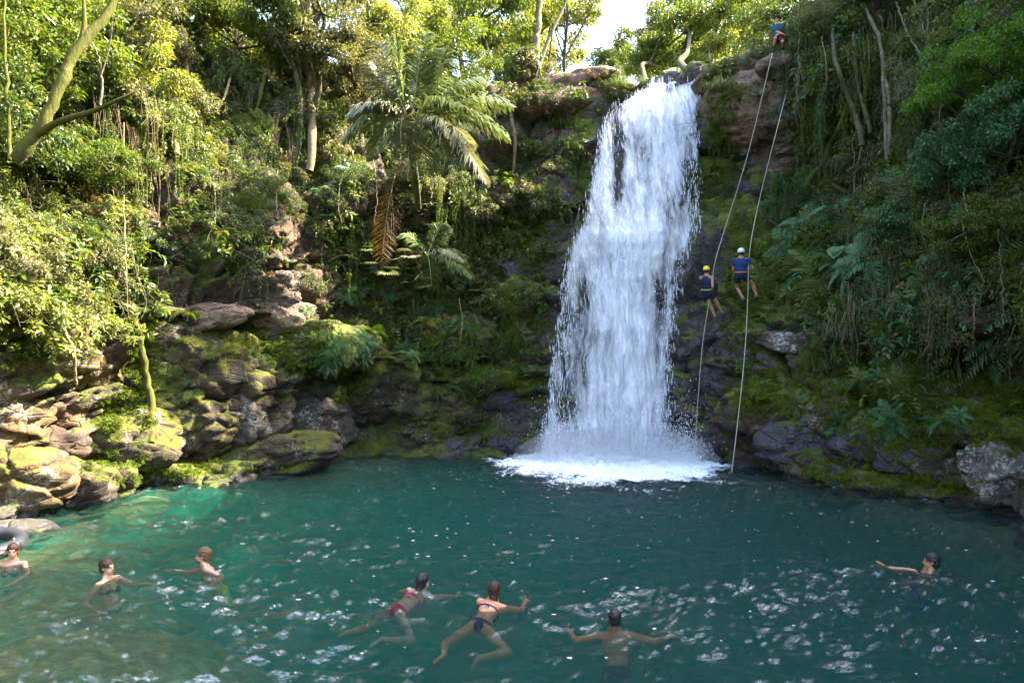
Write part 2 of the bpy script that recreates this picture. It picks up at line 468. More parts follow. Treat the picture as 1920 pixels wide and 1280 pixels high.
# gravel shallows along the left bank
sh = smooth01(0.0, 8.0, (pb[:, 0] + 6.3) + 0.75 * (pb[:, 1] - 8.0) + 1.0 * fbm(pb * 0.35, 3, 61))
sh = sh ** 1.7
zb = -(0.20 + np.minimum(deep * 1.25, 0.14 + 4.2 * sh)) + 0.10 * fbm(pb * 1.6, 4, 62)
F1, F2, cid = worley(pb * 1.9, 66)
zb += 0.16 * np.sqrt(np.clip(0.45 - F1, 0, 1)) * (1 - sh) * (0.4 + cid)
pb[:, 2] = zb
ib = np.arange(X.size).reshape(X.shape)
qb = np.stack([ib[:-1, :-1], ib[:-1, 1:], ib[1:, 1:], ib[1:, :-1]], -1).reshape(-1, 4)
t = NT('pool_bed_gravel')
p = t.coords()
c = t.mix(t.ramp(t.noise(p, 1.4, 4, 0.6), [(0.35, 0.0), (0.65, 1.0)]), (0.34, 0.22, 0.07), (0.62, 0.44, 0.17))
c = t.mix(t.ramp(t.noise(p, 6.0, 4, 0.7), [(0.4, 0.75), (0.6, 0.0)]), c, (0.07, 0.07, 0.025))
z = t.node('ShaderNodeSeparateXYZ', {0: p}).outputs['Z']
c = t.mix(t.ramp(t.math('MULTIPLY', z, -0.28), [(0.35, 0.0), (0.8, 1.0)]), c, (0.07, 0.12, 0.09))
bs = t.node('ShaderNodeBsdfPrincipled', {'Base Color': c, 'Roughness': 0.9})
M['bed'] = t.done(bs.outputs[0])
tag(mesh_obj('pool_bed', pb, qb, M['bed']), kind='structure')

# ------------------------------------------------------------------ pool water: waves on top, clear tinted body below
def wave_h(x, y):
    """height of the pool surface"""
    p0 = np.stack([x, y, np.zeros_like(x)], 1)
    r = np.hypot(x - 3.2, y - 19.5)
    wx = p0[:, 0] + 0.5 * fbm(p0 * 0.5, 2, 70); wy = p0[:, 1] + 0.5 * fbm(p0 * 0.5 + 9, 2, 71)
    a = np.stack([wx * 0.75, wy * 1.5, np.zeros_like(x)], 1)
    # short crossing chop with sharp crests, stronger in gusty patches
    h = 0.045 * fbm(a * 0.7, 2, 72)
    c1 = np.stack([wx * 1.9 + wy * 0.7, wy * 3.2 - wx * 0.5, 0 * x], 1)
    c2 = np.stack([wx * 1.6 - wy * 1.2, wy * 2.9 + wx * 0.9, 0 * x], 1)
    gust = 0.65 + 0.7 * smooth01(-0.25, 0.35, fbm(p0 * 0.23, 2, 88))
    h += gust * 0.050 * (ridged(c1, 2, 73) + ridged(c2 + 4.0, 2, 74))
    h += gust * 0.022 * ridged(c1 * 2.6, 2, 79) + 0.010 * ridged(c2 * 5.2, 2, 80)
    h += 0.010 * np.sin(r * 5.2 + 3.5 * fbm(p0 * 0.9, 2, 75)) * np.exp(-r / 7.0)
    h += 0.005 * fbm(a * 14, 2, 85)
    turb = np.exp(-((x - 3.1) / 2.6) ** 2 - ((y - 20.0) / 1.9) ** 2)
    h += turb * 0.10 * ridged(p0 * 2.6, 4, 77)
    return h
wxs = np.linspace(-14.5, 14.5, 560); wys = np.r_[np.linspace(-14, 3.5, 60)[:-1], np.linspace(3.5, 13, 260)[:-1], np.linspace(13, 24.5, 190)]
X, Y = np.meshgrid(wxs, wys)
Z = wave_h(X.ravel(), Y.ravel())
top0 = np.stack([X.ravel(), Y.ravel(), 0 * Z], 1)
# bow ripples round the swimmers
SWIM_XY = [P(205, 1100, 1280 * 3 / (1100 - 685)), P(385, 1075, 1280 * 3 / (1075 - 685)), P(790, 1120, 8.9), P(920, 1140, 8.4), P(1150, 1190, 7.7), P(1740, 1082, 9.7)]
for s_ in SWIM_XY:
    r = np.hypot(X.ravel() - s_.x, (Y.ravel() - s_.y))
    Z += 0.026 * np.sin(r * 13.0 + 4.0 * fbm(top0 * 1.3, 2, 93)) * np.exp(-((r - 0.7) / 0.6) ** 2)
top = np.stack([X.ravel(), Y.ravel(), Z], 1)
iw = np.arange(X.size).reshape(X.shape)
qw = np.stack([iw[:-1, :-1], iw[:-1, 1:], iw[1:, 1:], iw[1:, :-1]], -1).reshape(-1, 4)
nb = len(top)
ring = np.r_[iw[0, :], iw[1:, -1], iw[-1, -2::-1], iw[-2:0:-1, 0]]
low = top[ring].copy(); low[:, 2] = -5.0
il = nb + np.arange(len(ring))
ring2, il2 = np.roll(ring, -1), np.roll(il, -1)
side = np.stack([ring, il, il2, ring2], 1)
cen_i = nb + len(ring)
allv = np.vstack([top, low, [[0, 5, -5.0]]])
tri_b = np.stack([np.full(len(il), cen_i), il2, il, il], 1)     # fan, degenerate 4th corner avoided below
bm_faces = np.vstack([qw, side])
water = mesh_obj('water', allv, bm_faces, None)
# close the bottom so the body of water is a volume
bm = bmesh.new(); bm.from_mesh(water.data); bm.verts.ensure_lookup_table()
bm.faces.new([bm.verts[i] for i in il.tolist()[::-1]])
bm.normal_update()
bmesh.ops.recalc_face_normals(bm, faces=bm.faces)
bm.to_mesh(water.data); bm.free()
water.data.polygons.foreach_set('use_smooth', np.ones(len(water.data.polygons), dtype=bool))
t = NT('pool_water')
p = t.coords()
nA = t.noise(t.map(p, (1.0, 1.7, 1.0)), 6.0, 5, 0.68, 0.8)
nB = t.noise(t.map(p, (1.0, 1.5, 1.0)), 26.0, 3, 0.6, 0.4)
h = t.math('ADD', t.math('MULTIPLY', nA, 0.7), t.math('MULTIPLY', nB, 0.3))
b = t.bump(h, 1.0, 0.26)
fr = t.node('ShaderNodeFresnel', {'IOR': 1.40, 'Normal': b}).outputs[0]
gl = t.node('ShaderNodeBsdfGlossy', {'Color': (1, 1, 1, 1), 'Roughness': 0.07, 'Normal': b})
tr = t.node('ShaderNodeBsdfTransparent', {'Color': (0.9, 0.97, 0.95, 1)})
mx = t.node('ShaderNodeMixShader', {0: fr, 1: tr.outputs[0], 2: gl.outputs[0]})
va = t.node('ShaderNodeVolumeAbsorption', {'Color': (0.36, 0.74, 0.63, 1), 'Density': 0.86})
vs = t.node('ShaderNodeVolumeScatter', {'Color': (0.004, 0.58, 0.47, 1), 'Density': 0.36})
va2 = t.node('ShaderNodeAddShader', {0: va.outputs[0], 1: vs.outputs[0]})
M['water'] = t.done(mx.outputs[0], va2.outputs[0])
M['water'].cycles.volume_sampling = 'DISTANCE' if hasattr(M['water'].cycles, 'volume_sampling') else None
water.data.materials.clear(); water.data.materials.append(M['water'])
tag(water, kind='structure')
# ------------------------------------------------------------------ waterfall
t = NT('falling_water')
fu, fv = t.attr('fu'), t.attr('fv')
lay = t.attr('layer')
vec = t.node('ShaderNodeCombineXYZ', {0: fu, 1: fv, 2: t.math('MULTIPLY', lay, 7.3)}).outputs[0]
wob = t.math('SUBTRACT', t.noise(t.map(vec, (0.8, 0.5, 1)), 1.0, 2), 0.5)
wob2 = t.math('SUBTRACT', t.noise(t.map(vec, (4.0, 2.2, 1)), 1.0, 2), 0.5)
vec = t.node('ShaderNodeCombineXYZ', {0: t.math('ADD', fu, t.math('ADD', t.math('MULTIPLY', wob, 0.9), t.math('MULTIPLY', wob2, 0.22))), 1: fv, 2: t.math('MULTIPLY', lay, 7.3)}).outputs[0]
s1 = t.noise(t.map(vec, (1.5, 0.30, 1)), 1.0, 4, 0.6)
s2 = t.noise(t.map(vec, (5.0, 0.42, 1)), 1.0, 4, 0.65)
s3 = t.noise(t.map(vec, (15.0, 1.5, 1)), 1.0, 3, 0.6)
s = t.math('ADD', t.math('MULTIPLY', s1, 0.98), t.math('ADD', t.math('MULTIPLY', s2, 0.50), t.math('MULTIPLY', s3, 0.12)))
a = t.math('ADD', s, t.attr('cover'))
a = t.math('SUBTRACT', a, 0.285)
a = t.ramp(a, [(0.50, 0.0), (0.62, 0.45), (0.80, 1.0)])
col = t.mix(t.ramp(s3, [(0.3, 0.0), (0.7, 1.0)]), (0.76, 0.82, 0.90), (0.96, 0.96, 0.97))  # bluish skylight on the shaded fall put into the streak colour
b = t.bump(t.math('ADD', s2, t.math('MULTIPLY', s3, 0.5)), 0.6, 0.25)
df = t.node('ShaderNodeBsdfDiffuse', {'Color': col, 'Normal': b})
tl = t.node('ShaderNodeBsdfTranslucent', {'Color': col, 'Normal': b})
m1 = t.node('ShaderNodeMixShader', {0: 0.3, 1: df.outputs[0], 2: tl.outputs[0]})
gl = t.node('ShaderNodeBsdfGlossy', {'Color': (1, 1, 1, 1), 'Roughness': 0.35, 'Normal': b})
m2 = t.node('ShaderNodeMixShader', {0: 0.08, 1: m1.outputs[0], 2: gl.outputs[0]})
tp = t.node('ShaderNodeBsdfTransparent')
mx = t.node('ShaderNodeMixShader', {0: a, 1: tp.outputs[0], 2: m2.outputs[0]})
M['fall'] = t.done(mx.outputs[0])
t = NT('white_water_drops')
df = t.node('ShaderNodeBsdfDiffuse', {'Color': (0.86, 0.91, 0.97, 1)})
tl = t.node('ShaderNodeBsdfTranslucent', {'Color': (0.86, 0.91, 0.97, 1)})
M['drops'] = t.done(t.node('ShaderNodeMixShader', {0: 0.35, 1: df.outputs[0], 2: tl.outputs[0]}).outputs[0])

FZ = np.array([-0.15, 1, 2, 4, 6, 7.0, 7.7, 8.4, 9.6, 11.2, 12.6, 13.3, 13.8, 14.0, 14.12])
FD = np.array([21.0, 21.25, 21.4, 21.7, 22.0, 22.2, 22.5, 22.95, 23.7, 24.4, 25.0, 25.5, 26.3, 27.2, 28.5])
EY = np.array([150, 165, 185, 215, 240, 330, 400, 430, 470, 500, 600, 700, 800, 870])
EL = np.array([1222, 1212, 1180, 1138, 1114, 1104, 1086, 1076, 1062, 1052, 1036, 1022, 1012, 1000])
ER = np.array([1314, 1316, 1314, 1311, 1309, 1309, 1312, 1312, 1296, 1284, 1268, 1260, 1254, 1246])
fall_root = empty('waterfall', (3.2, 21.3, 0.0))
tag(fall_root, 'tall white waterfall pouring over the dark rock wall into the green pool', 'waterfall')
def fall_surface(zv, u, off):
    d = np.interp(zv, FZ, FD)
    py = HORIZON - (zv - CAM_Z) / d * FPX
    l, r = np.interp(py, EY, EL), np.interp(py, EY, ER)
    wb = 9.0 * fbm(np.stack([zv * 0.9, 0 * zv, 0 * zv + off], -1).reshape(-1, 3), 3, 12).reshape(zv.shape) * (zv < 13)
    px = l + (r - l) * u + wb * np.abs(u - 0.5) * 2
    y = d - off
    return np.stack([(px - 960) / FPX * d, y, zv], -1), py, px
def fall_sheet(name, off, seed, cover, layer, amp):
    nv, nu = 330, 150
    zz = np.r_[np.linspace(-0.15, 13.6, 300), np.linspace(13.6, 14.12, 31)[1:]]
    U, Z = np.meshgrid(np.linspace(-0.03, 1.03, nu), zz)
    p, py, px = fall_surface(Z.ravel(), U.ravel(), off)
    wid = 5.0
    q = np.stack([p[:, 0] * 1.3, np.zeros(len(p)), p[:, 2] * 0.28], 1)
    k = amp * fbm(q, 3, seed) + amp * 0.4 * ridged(q * np.array([3.1, 1, 2.2]), 3, seed + 5)
    k *= 1 - smooth01(13.3, 14.1, p[:, 2]) * 0.85
    p[:, 1] -= k
    # thins at the ragged edges and where dark rock shows through
    e = np.minimum(U.ravel(), 1 - U.ravel()) * wid
    q2 = np.stack([p[:, 0] * 0.6, p[:, 2] * 0.7, np.full(len(p), seed)], 1)
    ev = 0.55 + 0.5 * fbm(q2, 3, seed + 9)
    cov = cover - 0.30 * (1 - smooth01(0.0, 1.0, e / np.maximum(ev, 0.15)))
    def g(cx, cy_, rx, ry, s): return s * np.exp(-((px - cx) / rx) ** 2 - ((py - cy_) / ry) ** 2)
    cov += g(1215, 330, 18, 80, -0.10) + g(1195, 400, 40, 35, -0.10) + g(1160, 300, 16, 80, -0.2) + g(1286, 350, 20, 90, -0.22) + g(1120, 250, 10, 40, -0.12)
    cov += g(1095, 620, 18, 130, -0.24) + g(1062, 720, 26, 120, -0.22) + g(1045, 560, 14, 60, -0.12) + g(1236, 640, 20, 150, -0.18) + g(1130, 480, 18, 70, -0.12) + g(1260, 480, 14, 60, -0.1)
    cov += g(1180, 470, 60, 60, 0.06) + g(1170, 700, 70, 140, 0.12) + g(1260, 215, 50, 40, 0.16) + g(1160, 840, 120, 40, 0.1) + g(1190, 440, 90, 16, 0.08)
    cov += 0.25 * smooth01(13.2, 13.9, p[:, 2])
    i = np.arange(len(p)).reshape(U.shape)
    f = np.stack([i[:-1, :-1], i[:-1, 1:], i[1:, 1:], i[1:, :-1]], -1).reshape(-1, 4)
    # metres along and down the water
    arc = np.interp(Z.ravel(), FZ, np.r_[0, np.cumsum(np.hypot(np.diff(FZ), np.diff(FD)))])
    o = mesh_obj(name, p - np.array(fall_root.location), f, M['fall'], fall_root,
                 attrs={'fu': p[:, 0], 'fv': arc, 'cover': cov, 'layer': np.full(len(p), float(layer))})
    return o
fall_sheet('water_sheet', 0.05, 201, 0.22, 0, 0.30)
fall_sheet('water_sheet', 0.28, 231, 0.08, 1, 0.42)
fall_sheet('water_sheet', 0.50, 261, 0.02, 2, 0.50)
# drops and torn threads of water
n = 3800
r = RNG
zz = 14.0 * r.random(n) ** 1.25
u = np.where(r.random(n) < 0.6, np.where(r.random(n) < 0.62, 0.03 + np.abs(r.normal(0, 0.09, n)), 0.96 - np.abs(r.normal(0.0, 0.06, n))), r.random(n))
pp, py, px = fall_surface(zz, u, 0.1 + 0.7 * r.random(n))
keep = ~((np.abs(u - 0.5) > 0.5) & (zz > 12.8))
pp, zz = pp[keep], zz[keep]
n = len(pp)
L = 0.02 + 0.16 * r.random(n) ** 2; W = 0.004 + 0.009 * r.random(n)
th = r.random(n) * 1.2 - 0.6
dx, dy = np.cos(th) * W, np.sin(th) * W
sl = r.normal(0, 0.04, n)
v0 = pp + np.stack([dx, dy, 0 * L], 1); v1 = pp - np.stack([dx, dy, 0 * L], 1)
v2 = pp + np.stack([sl * L, 0 * L, L], 1); v3 = pp - np.stack([sl * L, 0 * L, L], 1)
vv = np.stack([v0, v2, v1, v3], 1).reshape(-1, 3)
ff = np.arange(n * 4).reshape(n, 4)
drops = mesh_obj('falling_drops', vv - np.array(fall_root.location), ff, M['drops'], fall_root, smooth=False)
tag(drops, kind='stuff')
# splash at the foot
n = 42000
ang = r.random(n) * 2 * math.pi; rad = np.abs(r.normal(0, 1, n))
c0 = np.stack([3.15 + 2.3 * (r.random(n) * 2 - 1) + 0.25 * np.cos(ang) * rad, 20.9 - 0.95 * np.abs(r.normal(0, 1, n)), 0.02 + 0.34 * np.abs(r.normal(0, 1, n)) ** 1.7], 1)
s_ = 0.004 + 0.009 * r.random(n)
t0 = np.stack([c0 + np.stack([s_, 0 * s_, 0 * s_], 1), c0 + np.stack([0 * s_, 0 * s_, s_ * 1.7], 1), c0 - np.stack([s_, 0 * s_, 0 * s_], 1), c0 - np.stack([0 * s_, 0 * s_, s_ * 1.4], 1)], 1).reshape(-1, 3)
spl = mesh_obj('splash', t0 - np.array(fall_root.location), np.arange(n * 4).reshape(n, 4), M['drops'], fall_root, smooth=False)
tag(spl, kind='stuff')
# foam spreading on the pool
t = NT('foam')
p = t.coords()
f1 = t.noise(t.map(p, (1.0, 1.5, 1)), 3.2, 6, 0.68, 0.8)
vo = t.node('ShaderNodeTexVoronoi', {'Vector': t.map(p, (1, 1.5, 1)), 'Scale': 5.0, 'Randomness': 1.0}, feature='DISTANCE_TO_EDGE').outputs['Distance']
lace = t.ramp(vo, [(0.0, 0.5), (0.12, 0.0)])
a = t.math('ADD', t.math('ADD', t.math('MULTIPLY', f1, 0.9), t.attr('cover')), t.math('MULTIPLY', lace, 0.25))
a = t.ramp(a, [(0.50, 0.0), (0.75, 1.0)])
df = t.node('ShaderNodeBsdfDiffuse', {'Color': (0.88, 0.93, 0.95, 1), 'Normal': t.bump(f1, 0.7, 0.15)})
M['foam'] = t.done(t.node('ShaderNodeMixShader', {0: a, 1: t.node('ShaderNodeBsdfTransparent').outputs[0], 2: df.outputs[0]}).outputs[0])
X, Y = np.meshgrid(np.linspace(-2.5, 7.5, 260), np.linspace(15.5, 22.4, 180))
x, y = X.ravel(), Y.ravel()
rr = np.hypot((x - 2.7) / 3.0, (y - 20.3) / 3.3)
z = wave_h(x, y) + 0.045 + 0.13 * np.clip(1 - rr, 0, 1) * (1 + ridged(np.stack([x * 3, y * 3, 0 * x], 1), 3, 90))
cov = 0.74 - 0.62 * rr ** 1.6 + 0.42 * fbm(np.stack([x * 1.0, y * 1.3, 0 * x], 1), 4, 91)
i = np.arange(X.size).reshape(X.shape)
f = np.stack([i[:-1, :-1], i[:-1, 1:], i[1:, 1:], i[1:, :-1]], -1).reshape(-1, 4)
km = (cov > -0.62)[f].any(1)
foam = mesh_obj('foam', np.stack([x, y, z], 1), f[km], M['foam'], attrs={'cover': cov})
tag(foam, 'white foam spreading over the pool at the foot of the waterfall', kind='stuff')

# ------------------------------------------------------------------ boulders and ledges, each a thing of its own
def boulder_mesh(size, seed, sub=4, blocky=0.75, strata=0.05):
    rs = np.random.default_rng(seed)
    bm = bmesh.new()
    bmesh.ops.create_icosphere(bm, subdivisions=sub, radius=1.0)
    v = np.array([tuple(q.co) for q in bm.verts]); f = np.array([[q.index for q in fc.verts] for fc in bm.faces])
    bm.free()
    ns = rs.normal(size=(13, 3)); ns /= np.linalg.norm(ns, axis=1)[:, None]
    ns = np.vstack([ns, [[0, 0, 1], [0, 0, -1], [0, -1, 0.15]]])
    dd = rs.uniform(0.72, 1.0, len(ns)); dd[-3:] = [0.8, 0.8, 0.8]
    dots = v @ ns.T
    rad = np.where(dots > 0.05, dd / np.maximum(dots, 0.05), 9)
    k = 14.0
    rmin = -np.log(np.exp(-k * rad).sum(1)) / k
    rmin = np.clip(rmin, 0.45, 1.25)
    rr = blocky * rmin + (1 - blocky)
    v2 = v * rr[:, None] * np.array(size)
    s = seed * 1.37
    sc = 1.0 / max(0.35, min(size))
    w = v2 + s
    nr = v2 / np.linalg.norm(v2, axis=1)[:, None]
    F1, F2, cid = worley(w * np.array([1.2, 1.2, 1.9]) * 0.9, seed)
    h = (cid - 0.5) * 0.22 - 0.12 * (1 - smooth01(0, 0.12, F2 - F1))
    h += 0.12 * fbm(w * 0.9, 3, seed) + 0.07 * ridged(w * 2.3, 4, seed + 3) + 0.02 * fbm(w * 9, 3, seed + 4)
    # bedding ledges
    zz = (w[:, 2] + 0.25 * w[:, 0] + 0.15 * fbm(w * 0.8, 2, seed + 8)) * 3.2
    h += strata * (np.abs((zz % 1.0) - 0.5) * 2 - 0.5)
    v2 = v2 + nr * (h * min(1.0, 0.55 + min(size) * 0.6))[:, None]
    return v2, f
v, f = boulder_mesh((3.1, 1.5, 1.15), 5, 4, 0.0, 0.0)
v[:, 2] = np.maximum(v[:, 2] + 0.14, 0.14)
t = NT('mist_air')
pv = t.node('ShaderNodeVolumePrincipled', {'Color': (0.97, 0.98, 1.0, 1), 'Density': 0.42})
t.l.new(pv.outputs[0], t.out.inputs['Volume'])
ms = mesh_obj('mist', v + np.array([3.1, 20.4, 0.0]), f, t.m)
tag(ms, 'mist drifting at the foot of the waterfall', kind='stuff')
# flecks of foam and fallen petals drifting on the pool
n = 900
rs_ = np.random.default_rng(808)
ang = rs_.uniform(math.pi * 0.98, math.pi * 2.02, n); rad = 2.4 + 11.0 * rs_.random(n) ** 1.3
fxx = 2.8 + rad * np.cos(ang) * 0.95 + rs_.normal(0, .3, n); fyy = 19.8 + rad * np.sin(ang) + rs_.normal(0, .3, n)
ok = (np.abs(fxx) < 9.0) & (fyy > 4) & (fyy < 20.5)
fxx, fyy = fxx[ok], fyy[ok]; n = len(fxx)
fz_ = wave_h(fxx, fyy) + 0.012
sz = 0.008 + 0.022 * rs_.random(n) ** 3
th_ = np.linspace(0, 2 * math.pi, 7)[:-1]
rr_ = sz[:, None] * rs_.uniform(0.5, 1.2, (n, 6))
vx = np.stack([fxx[:, None] + rr_ * np.cos(th_) * 1.5, fyy[:, None] + rr_ * np.sin(th_), np.repeat(fz_[:, None], 6, 1)], -1)
kk = np.arange(n)[:, None] * 6
fl = mesh_obj('foam_flecks', vx.reshape(-1, 3), np.vstack([kk + np.array(q) for q in ([0, 1, 2, 3], [0, 3, 4, 5])]), M['drops'])
tag(fl, 'small white foam flecks drifting on the pool', kind='stuff')
BOULDER_BVH = []
def boulder(px, py, w, h, mat, label, seed, depth=None, sink=0.35, rot=None, blocky=0.75, name='boulder', thick=None, group=None, ref=None):
    hit, nr = cast(*(ref or (px, py)))
    d = depth or hit.y
    loc = P(px, py, d)
    sx, sz = w / FPX * d / 2, h / FPX * d / 2
    sy = thick or (0.5 * (sx + sz))
    loc.y += sy * sink
    loc = CAMV + (P(px, py, 10) - CAMV) * ((loc.y) / 10.0)
    v, f = boulder_mesh((sx, sy, sz), seed, 5 if w * h > 14000 else 4, blocky)
    o = mesh_obj(name, v, f, M[mat])
    o.location = loc
    rx, ry, rz = rot or (random.uniform(-.12, .12), random.uniform(-.2, .2), random.uniform(-.35, .35))
    o.rotation_euler = (rx, ry, rz)
    tag(o, label, 'rock', group)
    mw = Matrix.LocRotScale(loc, o.rotation_euler, None)
    BOULDER_BVH.append((v @ np.array(mw.to_3x3()).T + np.array(loc), f))
    return o
BL = [
 (1050, 205, 190, 60, 'boulder_brown', 'bare brown earth bank under the flat ledge left of the lip'),
 (1010, 175, 90, 70, 'boulder_brown', 'reddish brown bank at the foot of the pale rim trunk'),
 (700, 760, 90, 70, 'boulder_moss', 'green rock at the back of the cave mouth'),
 (620, 860, 130, 46, 'boulder_moss', 'low mossy rock at the waterline just left of the cave'),
 (780, 745, 110, 90, 'boulder_moss', 'mossy rock face right of the cave'),
 (800, 815, 90, 60, 'boulder_moss', 'small mossy rock between the cave and the round boulder'),
 (650, 640, 130, 90, 'boulder_moss', 'mossy shoulder of rock above the cave'),
 (520, 590, 130, 80, 'boulder_brown', 'reddish earth-stained rock above the grass tuft'),
 (250, 720, 90, 110, 'boulder_moss', 'mossy rock behind the moss-covered root'),
 (1500, 740, 130, 60, 'boulder_moss', 'moss-capped slab under the grassy ledge on the right wall'),
 (1640, 900, 120, 60, 'boulder_moss', 'green mossy rock at the right waterline left of the wide one'),
 (1810, 800, 120, 90, 'boulder_moss', 'mossy slope of rock behind the wide mossy rock'),
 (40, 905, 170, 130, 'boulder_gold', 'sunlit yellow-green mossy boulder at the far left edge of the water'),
 (148, 918, 150, 96, 'boulder_moss', 'flat-topped mossy boulder standing in the water at the left bank'),
 (212, 896, 84, 66, 'boulder_moss', 'small round green boulder tucked behind the flat-topped mossy one'),
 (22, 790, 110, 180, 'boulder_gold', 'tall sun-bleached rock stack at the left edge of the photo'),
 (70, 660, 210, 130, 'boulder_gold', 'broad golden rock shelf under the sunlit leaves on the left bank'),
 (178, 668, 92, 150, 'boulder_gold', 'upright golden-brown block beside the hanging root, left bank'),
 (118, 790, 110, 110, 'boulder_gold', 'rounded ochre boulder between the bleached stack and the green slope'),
 (30, 1000, 120, 44, 'boulder_pale', 'low pale rock lying in the shallows beside the dark inner tube'),
 (225, 825, 190, 140, 'boulder_moss', 'yellow-green mossy boulder above the small round one'),
 (312, 888, 130, 70, 'boulder_moss', 'bright green wedge of rock dipping into the pool, left bank'),
 (410, 886, 130, 54, 'boulder_moss', 'low mossy rock at the waterline right of the green wedge'),
 (505, 850, 250, 100, 'boulder_moss', 'long mossy ledge rock under the lichen-spotted block'),
 (445, 785, 120, 120, 'boulder_pale', 'smooth purplish grey rock face beside the lichen-spotted block'),
 (555, 795, 210, 150, 'boulder_pale', 'large lichen-spotted block left of the dark cave'),
 (582, 722, 140, 100, 'boulder_pale', 'cracked lichen-spotted block resting on the larger one'),
 (560, 662, 270, 120, 'boulder_moss', 'broad moss-capped rock under the grass tuft left of the cave'),
 (690, 725, 140, 160, 'boulder_moss', 'rounded brown-green rock overhanging the dark cave'),
 (455, 720, 120, 70, 'boulder_moss', 'angular rock with a mossy back above the purplish face'),
 (345, 670, 220, 160, 'boulder_moss', 'dark layered block behind the mossy root on the left wall'),
 (390, 596, 190, 56, 'boulder_brown', 'thin overhanging brown slab in the left wall'),
 (290, 765, 150, 130, 'boulder_moss', 'mossy block at the foot of the hanging root'),
 (385, 800, 150, 110, 'boulder_moss', 'dark mossy block left of the purplish face'),
 (848, 780, 170, 120, 'boulder_moss', 'round mossy boulder at the waterline left of the waterfall'),
 (905, 716, 120, 54, 'boulder_moss', 'vivid green mossy ledge above the round boulder'),
 (955, 742, 96, 60, 'boulder_wet', 'dark wet overhanging rock at the left foot of the waterfall'),
 (750, 848, 110, 34, 'boulder_wet', 'low wet rock at the mouth of the cave'),
 (860, 838, 100, 40, 'boulder_wet', 'flat wet rock under the round mossy boulder'),
 (948, 832, 90, 44, 'boulder_wet', 'flat wet rock nearest the left side of the waterfall foot'),
 (985, 520, 84, 110, 'boulder_wet', 'purplish wet slab left of the waterfall'),
 (850, 640, 150, 100, 'boulder_moss', 'leaf-covered overhanging block between palm and waterfall'),
 (1392, 140, 150, 62, 'boulder_brown', 'rounded brown rock at the top right of the waterfall lip'),
 (1425, 215, 200, 150, 'boulder_brown', 'large bare brown rock face below the guide'),
 (1440, 355, 130, 54, 'boulder_wet', 'tilted grey slab with a wet sheen right of the falls'),
 (1482, 640, 140, 50, 'boulder_pale', 'grey scaly slab below the climbers'),
 (1335, 710, 80, 90, 'boulder_wet', 'dark wet rock beside the left rope'),
 (1340, 828, 110, 80, 'boulder_wet', 'dark wet block at the foot of the ropes'),
 (1435, 765, 160, 110, 'boulder_moss', 'green mossy block right of the right rope'),
 (1505, 838, 175, 140, 'boulder_wet', 'big angular block with a pale wet face at the right bank'),
 (1592, 765, 150, 130, 'boulder_moss', 'mossy boulder above the pale wet face'),
 (1675, 832, 190, 150, 'boulder_wet', 'dark block hung with green plants at the right bank'),
 (1785, 868, 180, 140, 'boulder_moss', 'wide mossy rock left of the pale boulder at the right edge'),
 (1885, 775, 110, 110, 'boulder_moss', 'green leafy rock above the pale boulder at the right edge'),
 (1885, 892, 150, 150, 'boulder_pale', 'large pale lichened boulder at the right edge of the pool'),
 (1715, 735, 220, 70, 'boulder_moss', 'long moss-covered ledge on the right wall'),
 (1755, 925, 110, 44, 'boulder_moss', 'low green rock at the waterline of the right bank'),
 (1412, 880, 80, 40, 'boulder_wet', 'small wet rock at the waterline beside the right rope'),
 (1572, 890, 120, 50, 'boulder_wet', 'low dark rock at the waterline under the pale wet face'),
 (1075, 168, 170, 52, 'boulder_brown', 'flat brown ledge at the top left of the waterfall lip'),
 (985, 128, 70, 54, 'boulder_brown', 'dark brown rock among roots on top of the left cliff'),
 (1160, 180, 100, 40, 'boulder_moss', 'green mossy rock at the left end of the waterfall lip'),
]
for i, (px, py, w, h, mat, lab) in enumerate(BL):
    kw = {}
    if lab.startswith('low pale rock'): kw = dict(depth=12.4, sink=0.0)
    if lab.startswith(('large bare brown', 'rounded brown rock')): kw = dict(sink=0.15)
    if 'far left edge of the water' in lab: kw = dict(depth=13.2)
    boulder(px, py, w * 1.06, h * 1.06, mat, lab, 100 + i, sink=kw.pop('sink', 0.5), **kw)
allv = []; allf = []; off = 0
for v, f in [(flat2, np.vstack([quads[:, [0, 1, 2]], quads[:, [0, 2, 3]]]))] + BOULDER_BVH:
    allv.append(v); allf.append(f + off); off += len(v)
solid_v = np.vstack(allv); solid_f = np.vstack(allf)
solid_bvh = BVHTree.FromPolygons(solid_v.tolist(), solid_f.tolist())
# ------------------------------------------------------------------ foliage materials
M['leaf_sun'] = leaf_material('leaf_sunlit_yellow', (0.09, 0.14, 0.02), (0.27, 0.28, 0.07), trans=0.4)  # lit leaf copy: the sun's brightness and yellow put into the colour
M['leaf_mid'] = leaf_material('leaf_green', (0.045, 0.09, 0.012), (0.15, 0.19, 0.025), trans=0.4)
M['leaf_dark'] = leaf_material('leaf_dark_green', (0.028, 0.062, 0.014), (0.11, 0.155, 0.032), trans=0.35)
M['leaf_blue'] = leaf_material('leaf_blue_green', (0.036, 0.115, 0.042), (0.13, 0.25, 0.09), trans=0.35)
M['leaf_grey'] = leaf_material('leaf_olive_grey', (0.06, 0.075, 0.026), (0.19, 0.19, 0.08), trans=0.35)
M['leaf_bright'] = leaf_material('leaf_fresh_green', (0.05, 0.14, 0.010), (0.15, 0.27, 0.02), trans=0.45)
M['moss_leaf'] = leaf_material('moss_tuft', (0.05, 0.09, 0.008), (0.16, 0.20, 0.012), trans=0.2, rough=0.8, spec=0.1)
M['palm'] = leaf_material('palm_leaf', (0.08, 0.125, 0.035), (0.26, 0.29, 0.12), trans=0.18, rough=0.35, spec=0.5)
